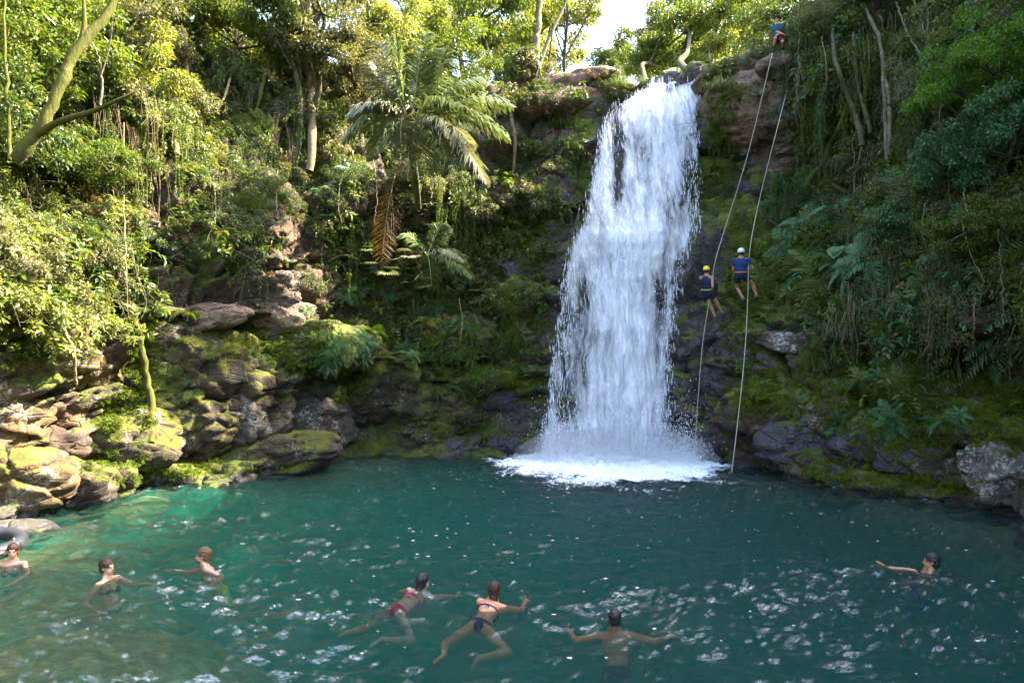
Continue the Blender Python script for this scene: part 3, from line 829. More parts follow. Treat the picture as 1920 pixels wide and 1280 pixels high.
M['palm_pale'] = leaf_material('palm_leaf_pale', (0.15, 0.17, 0.10), (0.36, 0.35, 0.26), trans=0.15, rough=0.35, spec=0.5)
M['palm_dry'] = leaf_material('palm_leaf_dry', (0.17, 0.09, 0.035), (0.34, 0.20, 0.09), trans=0.3, rough=0.6)
M['grass'] = leaf_material('grass_blade', (0.06, 0.11, 0.018), (0.22, 0.24, 0.08), trans=0.35)
def bark_material(name, a, b, moss, amount):
    t = NT(name)
    tc = t.node('ShaderNodeTexCoord').outputs['Object']
    n1 = t.noise(t.map(tc, (1, 1, 0.25)), 16.0, 5, 0.7, 0.5); n2 = t.noise(tc, 2.2, 4, 0.65)
    c = t.mix(t.ramp(n1, [(0.35, 0.0), (0.62, 1.0)]), a, b)
    c = t.mix(t.ramp(n2, [(0.5 - amount * 0.3, 0.0), (0.62 - amount * 0.3, 1.0)]), c, moss)
    c = t.mix(t.ramp(t.noise(tc, 9.0, 4, 0.7), [(0.56, 0.0), (0.62, 0.7)]), c, b)
    return t.done(t.node('ShaderNodeBsdfPrincipled', {'Base Color': c, 'Roughness': 0.95, 'Specular IOR Level': 0.15, 'Normal': t.bump(n1, 1.0, 0.05)}).outputs[0])
M['bark'] = bark_material('bark_brown', (0.03, 0.022, 0.015), (0.16, 0.12, 0.085), (0.05, 0.065, 0.02), 0.3)
M['bark_pale'] = bark_material('bark_pale', (0.06, 0.048, 0.035), (0.26, 0.22, 0.16), (0.09, 0.10, 0.04), 0.2)
M['bark_moss'] = bark_material('bark_mossy', (0.03, 0.022, 0.012), (0.12, 0.09, 0.05), (0.075, 0.08, 0.015), 0.9)
M['root'] = simple_material('hanging_root', (0.26, 0.19, 0.11), 0.9, 0.5, 15.0, 0.2, 0.6)

# ------------------------------------------------------------------ foliage geometry (verts, tris)
class Geo:
    def __init__(self): self.v = []; self.f = []; self.n = 0
    def add(self, v, f):
        self.v.append(np.asarray(v, float)); self.f.append(np.asarray(f) + self.n); self.n += len(v)
    def get(self): return np.vstack(self.v), np.vstack(self.f)

def norm(a): return a / (np.linalg.norm(a, axis=-1, keepdims=True) + 1e-9)
def leaves(pos, dirs, L, W, rs, fold=0.25, shape=0.45):
    """folded two-blade leaves: base pos (n,3), unit dirs, length L, width W arrays"""
    n = len(pos)
    up = norm(np.array([0, 0, 1.0]) + 0.55 * rs.normal(size=(n, 3)))
    side = norm(np.cross(dirs, up)); up = np.cross(side, dirs)
    L = np.broadcast_to(L, n)[:, None]; W = np.broadcast_to(W, n)[:, None]
    tip = pos + dirs * L - np.array([0, 0, 1.0]) * L * 0.12
    mid = pos + dirs * L * shape
    a = mid + side * W * 0.5 + up * W * fold
    b = mid - side * W * 0.5 + up * W * fold
    v = np.stack([pos, a, tip, b], 1).reshape(-1, 3)
    k = np.arange(n)[:, None] * 4
    f = np.vstack([k + np.array([0, 1, 2]), k + np.array([0, 2, 3])])
    return v, f
def tube(path, rad, sides=6):
    path = np.asarray(path, float); n = len(path)
    rad = np.broadcast_to(rad, n)
    T = norm(np.gradient(path, axis=0))
    ref = np.array([0.13, 0.31, 0.94]); A = norm(np.cross(T, ref + 0 * T)); Bv = np.cross(T, A)
    th = np.linspace(0, 2 * math.pi, sides, endpoint=False)
    v = path[:, None] + rad[:, None, None] * (np.cos(th)[None, :, None] * A[:, None] + np.sin(th)[None, :, None] * Bv[:, None])
    v = v.reshape(-1, 3)
    i = np.arange(n * sides).reshape(n, sides); j = np.roll(i, -1, 1)
    a, b, c, d = i[:-1].ravel(), j[:-1].ravel(), j[1:].ravel(), i[1:].ravel()
    return v, np.vstack([np.stack([a, b, c], 1), np.stack([a, c, d], 1)])
def spline(pts, n):
    A = np.asarray(pts, float)
    return catmull(A, np.linspace(0, len(A) - 1 - 1e-6, n))
def bezier(a, b, c, n):
    s = np.linspace(0, 1, n)[:, None]
    return (1 - s) ** 2 * a + 2 * s * (1 - s) * b + s ** 2 * c

def g_bush(seed, R=(0.6, 0.6, 0.45), lobes=9, per=62, L=0.125, W=0.056, stems=True, droop=0.2):
    rs = np.random.default_rng(seed); g = Geo()
    for k in range(lobes):
        c = rs.normal(size=3) * 0.5 * np.array(R); c[2] = abs(c[2]) * 1.1
        rr = rs.uniform(0.28, 0.5) * min(R)
        d = norm(rs.normal(size=(per, 3)) + np.array([0, 0, 0.35]))
        pos = c + d * rr * rs.uniform(0.5, 1.1, (per, 1))
        dr = norm(d + 0.5 * rs.normal(size=(per, 3)) - np.array([0, 0, droop]))
        g.add(*leaves(pos, dr, L * rs.uniform(0.6, 1.3, per), W * rs.uniform(0.7, 1.2, per), rs))
        if stems:
            g.add(*tube(bezier(np.zeros(3), c * 0.5 + rs.normal(size=3) * 0.08, c, 4), [0.012, 0.01, 0.008, 0.004], 3))
    return g.get()
def g_sprig(seed, L=0.6, n=15, leaf=0.14, w=0.058, droop=0.5, side=0.9):
    rs = np.random.default_rng(seed); g = Geo()
    for k in range(7):
        az = rs.uniform(0, 2 * math.pi); el = rs.uniform(0.0, 1.1)
        e = np.array([math.cos(az) * math.cos(el), math.sin(az) * math.cos(el), math.sin(el)]) * L * rs.uniform(0.6, 1.1)
        end = e + np.array([0, 0, -droop * L])
        pth = bezier(np.zeros(3), e, end, 7)
        g.add(*tube(pth, np.linspace(0.007, 0.002, 7), 3))
        s = np.linspace(0.15, 1, n); q = spline(pth, 60)[(s * 59).astype(int)]
        T = norm(np.gradient(q, axis=0)); S = norm(np.cross(T, [0, 0, 1.0]))
        sg = np.where(np.arange(n) % 2, 1, -1)[:, None]
        d = norm(T * 0.6 + S * sg * side + rs.normal(size=(n, 3)) * 0.2)
        g.add(*leaves(q, d, leaf * rs.uniform(0.7, 1.2, n), w * rs.uniform(0.8, 1.2, n), rs))
    return g.get()
def g_frond(start, end, up, seed, pairs=40, leaf=0.45, w=0.035, droop=0.6, rr=0.018, sag=None):
    """one pinnate palm frond from start over a bend to end"""
    rs = np.random.default_rng(seed); g = Geo()
    start, end, up = np.array(start, float), np.array(end, float), np.array(up, float)
    mid = (start + end) / 2 + up
    pth = bezier(start, mid, end, 16)
    g.add(*tube(pth, np.linspace(rr, rr * 0.25, 16), 5))
    s = np.linspace(0.16, 0.99, pairs); q = bezier(start, mid, end, 200)[(s * 199).astype(int)]
    T = norm(np.gradient(q, axis=0))
    ll = leaf * np.sin(np.pi * np.clip(s * 0.82 + 0.16, 0, 1)) ** 0.6
    upv = norm(up + np.array([0, 0, 0.3]))
    S = norm(np.cross(T, np.broadcast_to(upv, T.shape)))
    for sg in (-1, 1):
        d0 = norm(T * 0.55 + S * sg * 0.85 + 0.12 * rs.normal(size=T.shape))
        p1 = q + d0 * (ll * 0.55)[:, None]
        dr = droop * rs.uniform(0.6, 1.3, pairs)
        p2 = p1 + norm(d0 + np.array([0, 0, -1.0]) * dr[:, None]) * (ll * 0.5)[:, None]
        wv = norm(np.cross(d0, S * sg + np.array([0, 0, 1.0]))) * w * 0.5
        v = np.stack([q + wv * 0.4, q - wv * 0.4, p1 + wv, p1 - wv, p2], 1).reshape(-1, 3)
        k = np.arange(pairs)[:, None] * 5
        g.add(v, np.vstack([k + np.array([0, 1, 3]), k + np.array([0, 3, 2]), k + np.array([2, 3, 4])]))
    return g.get()
def g_fern(seed, L=0.7, fronds=11, flat=0.5):
    rs = np.random.default_rng(seed); g = Geo()
    for k in range(fronds):
        az = 2 * math.pi * k / fronds + rs.uniform(-.3, .3)
        l = L * rs.uniform(0.7, 1.15)
        out = np.array([math.cos(az), math.sin(az), 0])
        end = out * l * 0.95 + np.array([0, 0, rs.uniform(-0.5, 0.2) * l])
        g.add(*g_frond((0, 0, 0), end, (0, 0, rs.uniform(0.35, 0.6) * l), seed * 31 + k, pairs=18, leaf=0.17 * l / 0.7, w=0.028, droop=0.25, rr=0.006))
    return g.get()
def g_fan(seed, n=7, petiole=0.7, R=0.42):
    """fan palm: round pleated leaves split into drooping fingers"""
    rs = np.random.default_rng(seed); g = Geo()
    for k in range(n):
        az = rs.uniform(-math.pi, 0) if k % 3 else rs.uniform(0, math.pi)
        el = rs.uniform(0.0, 0.9)
        d = np.array([math.cos(az) * math.cos(el), math.sin(az) * math.cos(el), math.sin(el)])
        c = d * petiole * rs.uniform(0.7, 1.2)
        g.add(*tube(bezier(np.zeros(3), c * 0.5 + [0, 0, 0.1], c, 5), 0.008, 3))
        ax = norm(d + np.array([0, 0, -0.5])); S = norm(np.cross(ax, [0, 0, 1.0])); U = np.cross(S, ax)
        m = 22
        th = np.linspace(-2.3, 2.3, m)
        dd = ax[None] * np.cos(th)[:, None] + S[None] * np.sin(th)[:, None] + 0.15 * U[None]
        dd = norm(dd)
        r1 = R * rs.uniform(0.5, 0.6); r2 = R * rs.uniform(0.85, 1.1, m)
        p1 = c + dd * r1; p2 = p1 + norm(dd + np.array([0, 0, -0.55]) + 0.1 * rs.normal(size=dd.shape)) * (r2 - r1)[:, None]
        wv = norm(np.cross(dd, U)) * 0.022
        b = np.broadcast_to(c, p1.shape)
        v = np.stack([b, p1 + wv, p1 - wv, p2], 1).reshape(-1, 3)
        kk = np.arange(m)[:, None] * 4
        g.add(v, np.vstack([kk + np.array([0, 1, 2]), kk + np.array([1, 3, 2])]))
    return g.get()
def g_grass(seed, n=150, L=0.8, w=0.014, spread=0.16, droop=1.0, lean=(0, -0.4, 0)):
    rs = np.random.default_rng(seed)
    p0 = rs.normal(size=(n, 3)) * spread * np.array([1.4, 0.5, 0.35])
    d = norm(rs.normal(size=(n, 3)) * np.array([0.8, 0.5, 0.3]) + np.array([0, 0, 0.75]) + np.array(lean))
    l = L * rs.uniform(0.5, 1.2, n)
    hz = d * np.array([1, 1, 0.0])
    p1 = p0 + d * (l * 0.38)[:, None]
    p2 = p1 + norm(hz + np.array([0, 0, 0.1])) * (l * 0.25)[:, None]
    p3 = p2 + norm(hz * 0.6 + np.array([0, 0, -1.0]) * droop) * (l * 0.45)[:, None]
    s = norm(np.cross(d, [0, 0, 1.0])) * w * 0.5
    v = np.stack([p0 + s, p0 - s, p1 + s, p1 - s, p2 + s, p2 - s, p3], 1).reshape(-1, 3)
    k = np.arange(n)[:, None] * 7
    return v, np.vstack([k + np.array(q) for q in ([0, 1, 3], [0, 3, 2], [2, 3, 5], [2, 5, 4], [4, 5, 6])])
def g_broad(seed, n=9, pet=0.6, L=0.42, W=0.26):
    """large heart-shaped leaves on long stalks"""
    rs = np.random.default_rng(seed); g = Geo()
    for k in range(n):
        az = rs.uniform(-math.pi, math.pi); el = rs.uniform(0.2, 1.2)
        d = np.array([math.cos(az) * math.cos(el), math.sin(az) * math.cos(el) - 0.15, math.sin(el)])
        c = d * pet * rs.uniform(0.6, 1.2)
        g.add(*tube(bezier(np.zeros(3), c * 0.6 + [0, 0, 0.08], c, 5), 0.008, 3))
        ax = norm(np.array([d[0], d[1], -0.45]) + 0.2 * rs.normal(size=3)); S = norm(np.cross(ax, [0, 0, 1.0])); U = np.cross(S, ax)
        sc = rs.uniform(0.7, 1.15)
        pr = [(-.12, .0, 0), (-.22, .28, .02), (.15, .5, .05), (.55, .36, .04), (1.0, 0, -.1), (.55, -.36, .04), (.15, -.5, .05), (-.22, -.28, .02), (.4, 0, -.02)]
        v = np.array([c + ax * a * L * sc + S * b * W * sc * 2 * 0.5 * 1.6 + U * h * L for a, b, h in pr])
        f = np.array([[8, i, (i + 1) % 8] for i in range(8)])
        g.add(v, f)
    return g.get()
def g_curtain(seed, w=1.2, n=16, L=1.6, leaf=0.075):
    """strings of small leaves hanging from above"""
    rs = np.random.default_rng(seed); g = Geo()
    for k in range(n):
        x = rs.uniform(-w / 2, w / 2); l = L * rs.uniform(0.35, 1.1)
        a = np.array([x, rs.normal() * 0.08, rs.uniform(-.1, .1)])
        pth = spline([a, a + [rs.normal() * .05, -.10, -l * .3], a + [rs.normal() * .1, -.12, -l * .7], a + [rs.normal() * .12, -.05, -l]], 8)
        g.add(*tube(pth, 0.005, 3))
        m = max(6, int(l / 0.045)); q = spline(pth, m)
        d = norm(rs.normal(size=(m, 3)) + np.array([0, -0.4, -0.7]))
        g.add(*leaves(q, d, leaf * rs.uniform(.6, 1.3, m), leaf * 0.5, rs))
    return g.get()
def g_crown(seed, R=(2.2, 2.2, 1.6), lobes=26, per=240, L=0.155, W=0.07):
    rs = np.random.default_rng(seed); g = Geo()
    cs = []
    for k in range(lobes):
        d = norm(rs.normal(size=3)); r = rs.uniform(0.25, 1.0) ** 0.6
        c = d * r * np.array(R); cs.append(c)
        rr = rs.uniform(0.35, 0.62)
        dd = norm(rs.normal(size=(per, 3)))
        pos = c + dd * np.array([rr, rr, rr * 0.55]) * rs.uniform(0.35, 1.15, (per, 1))
        dr = norm(dd * 0.6 + 0.7 * rs.normal(size=(per, 3)) - np.array([0, 0, 0.25]))
        g.add(*leaves(pos, dr, L * rs.uniform(.6, 1.3, per), W * rs.uniform(.7, 1.2, per), rs))
    v, f = g.get()
    return v, f, np.array(cs)

def tri_mesh(name, v, f, mat):
    o = mesh_obj(name, v, f, mat, smooth=False)
    me = o.data
    bpy.data.objects.remove(o)
    return me
PROTO = {}
def proto(key, gen, *mats):
    v, f = gen
    PROTO[key] = (v, f)
def shared(name, key, mat):
    k = (name, key, mat)
    if k not in SH:
        v, f = PROTO[key]
        SH[k] = tri_mesh(name, v, f, M[mat])
    return SH[k]
SH = {}
for s in range(4):
    proto(f'bush{s}', g_bush(300 + s))
    proto(f'bushfine{s}', g_bush(320 + s, lobes=12, per=90, L=0.06, W=0.028))
    proto(f'sprig{s}', g_sprig(340 + s))
    proto(f'fern{s}', g_fern(360 + s))
    proto(f'grass{s}', g_grass(380 + s))
    proto(f'curtain{s}', g_curtain(400 + s))
    proto(f'fan{s}', g_fan(420 + s))
    proto(f'broad{s}', g_broad(440 + s))
    proto(f'moss{s}', g_bush(460 + s, R=(0.3, 0.3, 0.10), lobes=5, per=45, L=0.045, W=0.022, stems=False))
    proto(f'bigleaf{s}', g_sprig(480 + s, L=0.8, n=9, leaf=0.24, w=0.10, droop=0.35))
proto('litter0', g_bush(499, R=(0.3, 0.3, 0.06), lobes=4, per=26, L=0.09, W=0.04, stems=False))

def g_twigs(seed, n=7, L=1.5):
    rs = np.random.default_rng(seed); g = Geo()
    for k in range(n):
        a = rs.normal(size=3) * 0.15
        d = norm(rs.normal(size=3) * np.array([1, .5, .8]) + np.array([0, 0, 0.5])) * L * rs.uniform(.4, 1.1)
        p = bezier(a, a + d * .5 + rs.normal(size=3) * .2, a + d + np.array([0, 0, -.35 * L * rs.random()]), 9)
        g.add(*tube(p, np.linspace(0.013, 0.004, 9), 4))
        for j in range(2):
            s = p[rs.integers(3, 8)]; g.add(*tube(bezier(s, s + rs.normal(size=3) * .15, s + rs.normal(size=3) * .35, 5), np.linspace(0.007, 0.003, 5), 3))
    return g.get()
for s in range(4):
    proto(f'twigs{s}', g_twigs(520 + s)); proto(f'longcurtain{s}', g_curtain(540 + s, 1.6, 20, 3.0, 0.085)); proto(f'bareveil{s}', g_curtain(560 + s, 1.3, 14, 2.4, 0.02))
# ------------------------------------------------------------------ ground cover as stuff: geometry-node scatters on the rock
def scatter(name, label, pts, nrm, keys, mat, smin, smax, upbias=0.6, seed=0):
    """one object; instances of the key meshes stand on the points"""
    rs = np.random.default_rng(seed)
    n = len(pts)
    if n == 0: return
    me = bpy.data.meshes.new(name)
    me.vertices.add(n); me.vertices.foreach_set('co', np.asarray(pts, np.float32).ravel())
    d = norm(np.asarray(nrm) * (1 - upbias) + np.array([0, 0, upbias]))
    eul = np.zeros((n, 3)); 
    for i in range(n):
        q = Vector(d[i]).to_track_quat('Z', 'Y') @ Quaternion((0, 0, 1), rs.uniform(0, 6.283))
        eul[i] = q.to_euler()
    a = me.attributes.new('rot', 'FLOAT_VECTOR', 'POINT'); a.data.foreach_set('vector', eul.astype(np.float32).ravel())
    a = me.attributes.new('sc', 'FLOAT', 'POINT'); a.data.foreach_set('value', rs.uniform(smin, smax, n).astype(np.float32))
    a = me.attributes.new('pick', 'INT', 'POINT'); a.data.foreach_set('value', rs.integers(0, len(keys), n).astype(np.int32))
    o = bpy.data.objects.new(name, me); COL.objects.link(o)
    ng = bpy.data.node_groups.new(name + '_scatter', 'GeometryNodeTree')
    ng.interface.new_socket('Geometry', in_out='INPUT', socket_type='NodeSocketGeometry')
    ng.interface.new_socket('Geometry', in_out='OUTPUT', socket_type='NodeSocketGeometry')
    N, Lk = ng.nodes, ng.links
    gi, go = N.new('NodeGroupInput'), N.new('NodeGroupOutput')
    join = N.new('GeometryNodeGeometryToInstance')
    for k in keys:
        po = bpy.data.objects.new('leaf_clump', shared('leaf_clump', k, mat))
        oi = N.new('GeometryNodeObjectInfo'); oi.inputs['Object'].default_value = po
        oi.inputs['As Instance'].default_value = True
        Lk.new(oi.outputs['Geometry'], join.inputs[0])
    iop = N.new('GeometryNodeInstanceOnPoints')
    mtp = N.new('GeometryNodeMeshToPoints')
    Lk.new(gi.outputs[0], mtp.inputs[0]); Lk.new(mtp.outputs[0], iop.inputs['Points'])
    # a list of instances to pick from
    j2 = N.new('GeometryNodeJoinGeometry')
    for k in list(join.inputs[0].links): pass
    for l in list(ng.links):
        if l.to_node == join:
            Lk.new(l.from_socket, j2.inputs[0])
    N.remove(join)
    Lk.new(j2.outputs[0], iop.inputs['Instance'])
    iop.inputs['Pick Instance'].default_value = True
    def named(nm, dt):
        q = N.new('GeometryNodeInputNamedAttribute'); q.data_type = dt; q.inputs['Name'].default_value = nm
        return q.outputs['Attribute']
    Lk.new(named('pick', 'INT'), iop.inputs['Instance Index'])
    er = N.new('FunctionNodeEulerToRotation'); Lk.new(named('rot', 'FLOAT_VECTOR'), er.inputs[0])
    Lk.new(er.outputs[0], iop.inputs['Rotation'])
    Lk.new(named('sc', 'FLOAT'), iop.inputs['Scale'])
    Lk.new(iop.outputs[0], go.inputs[0])
    md = o.modifiers.new('scatter', 'NODES'); md.node_group = ng
    tag(o, label, kind='stuff')
    return o
def ray_points(zone, n, seed, bvh=None, jitter=0.0, out=0.03):
    """points on the rock seen through random photo pixels of a density function zone(px,py) in 0..1"""
    rs = np.random.default_rng(seed)
    P_, N_ = [], []
    m = n
    px = rs.uniform(-260, 2180, m * 8); py = rs.uniform(-260, 1000, m * 8)
    w = zone(px, py)
    keep = rs.random(len(px)) < w
    px, py = px[keep][:n], py[keep][:n]
    for x, y in zip(px, py):
        dv = (P(x, y, 10.0) - CAMV).normalized()
        hit, nr, fi, dist = (bvh or solid_bvh).ray_cast(CAMV, dv)
        if hit is None or hit.z < 0.25: continue
        if nr.dot(dv) > 0: nr = -nr
        P_.append(hit + nr * out); N_.append(nr)
    return np.array(P_).reshape(-1, 3), np.array(N_).reshape(-1, 3)
def G_(px, py, cx, cy_, rx, ry): return np.exp(-(((px - cx) / rx) ** 2 + ((py - cy_) / ry) ** 2) ** 1.5)
def clump(px, py, sc, seed, thr=0.0):
    p = np.stack([px / sc, py / sc, np.full(len(px), seed * 3.1)], 1)
    return smooth01(thr - 0.12, thr + 0.16, fbm(p, 3, seed))
def nofall(px, py):
    l = np.interp(py, EY, EL) - 14; r = np.interp(py, EY, ER) + 16
    return 1 - ((px > l) & (px < r) & (py > 150))
def bare(px, py):
    """rock that stays uncovered in the photograph"""
    b = 0
    for a in [(300, 350, 70, 50, 1), (300, 460, 60, 60, .8), (70, 530, 60, 40, .8), (330, 575, 80, 30, .9), (430, 590, 70, 30, .8), (560, 800, 120, 90, 1), (700, 840, 70, 70, 1), (350, 740, 100, 90, .9),
              (60, 800, 110, 110, .95), (740, 690, 40, 40, .9), (1430, 190, 70, 80, 1), (1460, 350, 60, 40, .9), (1350, 700, 60, 160, 1), (1470, 640, 60, 30, .9), (980, 540, 40, 60, .9),
              (1510, 850, 80, 50, 1), (1830, 630, 110, 50, .9), (1880, 890, 80, 80, 1), (560, 540, 60, 40, .7), (900, 790, 100, 60, .9), (560, 490, 90, 70, .85), (640, 600, 60, 50, .8), (500, 620, 70, 50, .8), (420, 520, 70, 50, .6), (1500, 300, 60, 60, .7), (1390, 430, 70, 120, .9), (1400, 250, 100, 110, 1), (1390, 640, 70, 90, .9), (1480, 800, 120, 70, .8), (1700, 860, 130, 50, .7), (1540, 560, 50, 40, .6), (880, 300, 60, 50, .5), (700, 380, 40, 60, .5), (1070, 155, 60, 26, .8), (180, 670, 50, 60, .7), (1600, 870, 90, 60, .8)]:
        b = np.maximum(b, G_(px, py, *a[:4]) * a[4])
    return 1 - b
UP = lambda px, py: nofall(px, py) * bare(px, py)
up_line = lambda px: np.interp(px, [-300, 0, 250, 500, 700, 950, 1080, 1320, 1480, 1600, 1750, 1920, 2200], [620, 600, 560, 480, 620, 640, 420, 300, 520, 680, 690, 640, 640])
def zone_upper(px, py): return UP(px, py) * (1 - smooth01(-40, 40, py - up_line(px)))
def z_fine(px, py): return zone_upper(px, py) * (0.25 + 0.75 * clump(px, py, 60, 3, -0.1))
def z_left_sun(px, py): return UP(px, py) * np.maximum(G_(px, py, 90, 430, 190, 150), np.maximum(G_(px, py, 60, 600, 90, 50), G_(px, py, 330, 240, 90, 140))) * (0.3 + 0.7 * clump(px, py, 50, 5, -0.05))
def z_right(px, py): return zone_upper(px, py) * smooth01(1420, 1560, px) * (0.15 + 0.85 * clump(px, py, 80, 6, -0.1))
def z_left(px, py): return zone_upper(px, py) * (1 - smooth01(1000, 1100, px)) * (0.06 + 0.94 * clump(px, py, 75, 7, 0.02))
def z_fern(px, py): return UP(px, py) * (G_(px, py, 850, 620, 110, 120) + G_(px, py, 620, 480, 90, 140) + G_(px, py, 1640, 600, 170, 140) + G_(px, py, 1000, 620, 60, 90) * .7 + G_(px, py, 1530, 480, 70, 120) * .8 + G_(px, py, 640, 660, 80, 40) + .25 * G_(px, py, 1700, 760, 140, 60)).clip(0, 1)
def z_moss(px, py):
    m = 0
    for a in [(560, 650, 150, 40), (640, 700, 60, 50), (850, 800, 80, 40), (920, 720, 70, 30), (955, 600, 40, 80), (990, 450, 25, 80), (1090, 300, 18, 90), (1350, 210, 28, 90), (1480, 740, 110, 40), (1560, 900, 110, 40), (1700, 790, 150, 60),
              (1880, 770, 70, 60), (190, 870, 40, 16), (400, 885, 180, 24), (70, 650, 80, 30), (1400, 520, 50, 120), (270, 680, 30, 120), (1010, 380, 40, 30), (1560, 740, 60, 40), (1720, 920, 90, 30), (1160, 175, 60, 22), (230, 770, 50, 30)]:
        m = np.maximum(m, G_(px, py, *a))
    return m * nofall(px, py)
def cover(name, label, zone, n, keys, mat, a, b, seed, up=0.6, out=0.03):
    p, q = ray_points(zone, n, seed, out=out)
    scatter(name, label, p, q, keys, mat, a, b, up, seed)
K = lambda s, n=4: [f'{s}{i}' for i in range(n)]
cover('undergrowth', 'dark green creeping leaves covering the upper rock wall', z_fine, 1500, K('bushfine'), 'leaf_dark', 0.35, 0.8, 501)
cover('undergrowth', 'grey-green shrubs and creepers over the left wall', z_left, 620, K('bush'), 'leaf_grey', 0.4, 0.9, 502)
cover('undergrowth', 'mid green leafy sprays over the left wall', z_left, 1000, K('sprig'), 'leaf_mid', 0.6, 1.3, 503)
cover('undergrowth', 'green leafy sprays over the right wall', z_right, 1200, K('sprig'), 'leaf_blue', 0.5, 1.3, 504)
cover('undergrowth', 'mid green shrubs over the right wall', z_right, 650, K('bush'), 'leaf_mid', 0.4, 1.0, 505)
cover('undergrowth', 'olive creepers over the right wall', z_right, 500, K('bushfine'), 'leaf_grey', 0.5, 1.1, 515)
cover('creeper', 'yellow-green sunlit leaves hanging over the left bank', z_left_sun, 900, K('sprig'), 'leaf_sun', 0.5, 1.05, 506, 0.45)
cover('creeper', 'pale olive leaves among the sunlit ones on the left bank', z_left_sun, 450, K('bush'), 'leaf_sun', 0.3, 0.75, 507)
cover('creeper', 'broad sunlit leaves among the small ones on the left bank', z_left_sun, 260, K('bigleaf'), 'leaf_sun', 0.4, 0.8, 517)
cover('creeper', 'broad leaves scattered over the shaded walls', z_fine, 800, K('bigleaf'), 'leaf_mid', 0.4, 0.9, 518)
cover('big_ferns', 'large ferns arching from the shaded right wall', lambda a, b: z_right(a, b) * smooth01(180, 330, b), 90, K('fern'), 'leaf_blue', 1.0, 1.9, 541, 0.4, 0.1)
cover('big_ferns', 'large fresh ferns among the shrubs of both walls', z_fine, 80, K('fern'), 'leaf_mid', 0.9, 1.7, 542, 0.4, 0.1)
cover('small_ferns', 'small ferns growing from cracks in the rock', z_fern, 420, K('fern'), 'leaf_mid', 0.35, 0.9, 508, 0.35)
cover('small_ferns', 'blue-green ferns growing from cracks in the rock', z_fern, 260, K('fern'), 'leaf_blue', 0.35, 0.9, 509, 0.35)
cover('leafy_cover', 'small round-leaved plants over the mossy rocks', z_fern, 800, K('sprig'), 'leaf_bright', 0.22, 0.5, 510, 0.4)
cover('moss_tufts', 'bright moss and tiny leaves on the rocks', z_moss, 4600, K('moss'), 'moss_leaf', 0.3, 0.95, 511, 0.25, 0.0)
cover('leaf_litter', 'dry brown leaves and twigs lying on the ledges', zone_upper, 700, ['litter0'], 'palm_dry', 0.5, 1.3, 512, 0.3, 0.0)

def z_veil(px, py): return UP(px, py) * np.maximum(np.maximum(G_(px, py, 1640, 280, 170, 260), G_(px, py, 1850, 270, 120, 170)), np.maximum(G_(px, py, 430, 120, 330, 180), 0.5 * G_(px, py, 760, 380, 150, 160)))
def upright(name, label, zone, n, keys, mat, a, b, seed, out=0.5):
    p, q = ray_points(zone, n, seed, out=out)
    scatter(name, label, p, q * 0 + np.array([0, 0, 1.0]), keys, mat, a, b, 1.0, seed)
upright('hanging_creepers', 'long leafy creepers hanging like curtains over the walls', z_veil, 110, K('longcurtain'), 'leaf_dark', 0.5, 0.9, 531)
upright('hanging_creepers', 'long green creepers hanging among the olive ones', z_veil, 110, K('longcurtain'), 'leaf_mid', 0.5, 0.9, 532)
upright('hanging_rootlets', 'veils of thin hanging rootlets over the walls', z_veil, 110, K('bareveil'), 'root', 0.5, 1.0, 533, 0.6)
cover('twigs', 'tangle of bare pale twigs over the walls', zone_upper, 420, K('twigs'), 'bark_pale', 0.5, 1.1, 534, 0.5, 0.2)

def z_vivid(px, py):
    m = 0
    for a in [(955, 600, 48, 95), (992, 440, 32, 110), (1088, 300, 22, 110), (1348, 240, 30, 110), (1400, 540, 36, 80), (1560, 735, 70, 26), (1410, 700, 40, 60), (900, 690, 70, 40), (1010, 380, 50, 30), (1470, 470, 40, 60), (850, 660, 80, 60), (1700, 690, 120, 30), (1520, 260, 40, 80), (930, 250, 50, 60)]:
        m = np.maximum(m, G_(px, py, *a))
    return m * nofall(px, py) * (0.2 + 0.8 * clump(px, py, 28, 12, -0.05))
cover('vivid_leaves', 'vivid green small-leaved plants on the damp rock beside the falls', z_vivid, 700, K('sprig'), 'leaf_bright', 0.22, 0.5, 551, 0.35)
cover('vivid_leaves', 'vivid green moss tufts on the damp rock beside the falls', z_vivid, 1500, K('moss'), 'moss_leaf', 0.4, 1.0, 552, 0.2, 0.0)
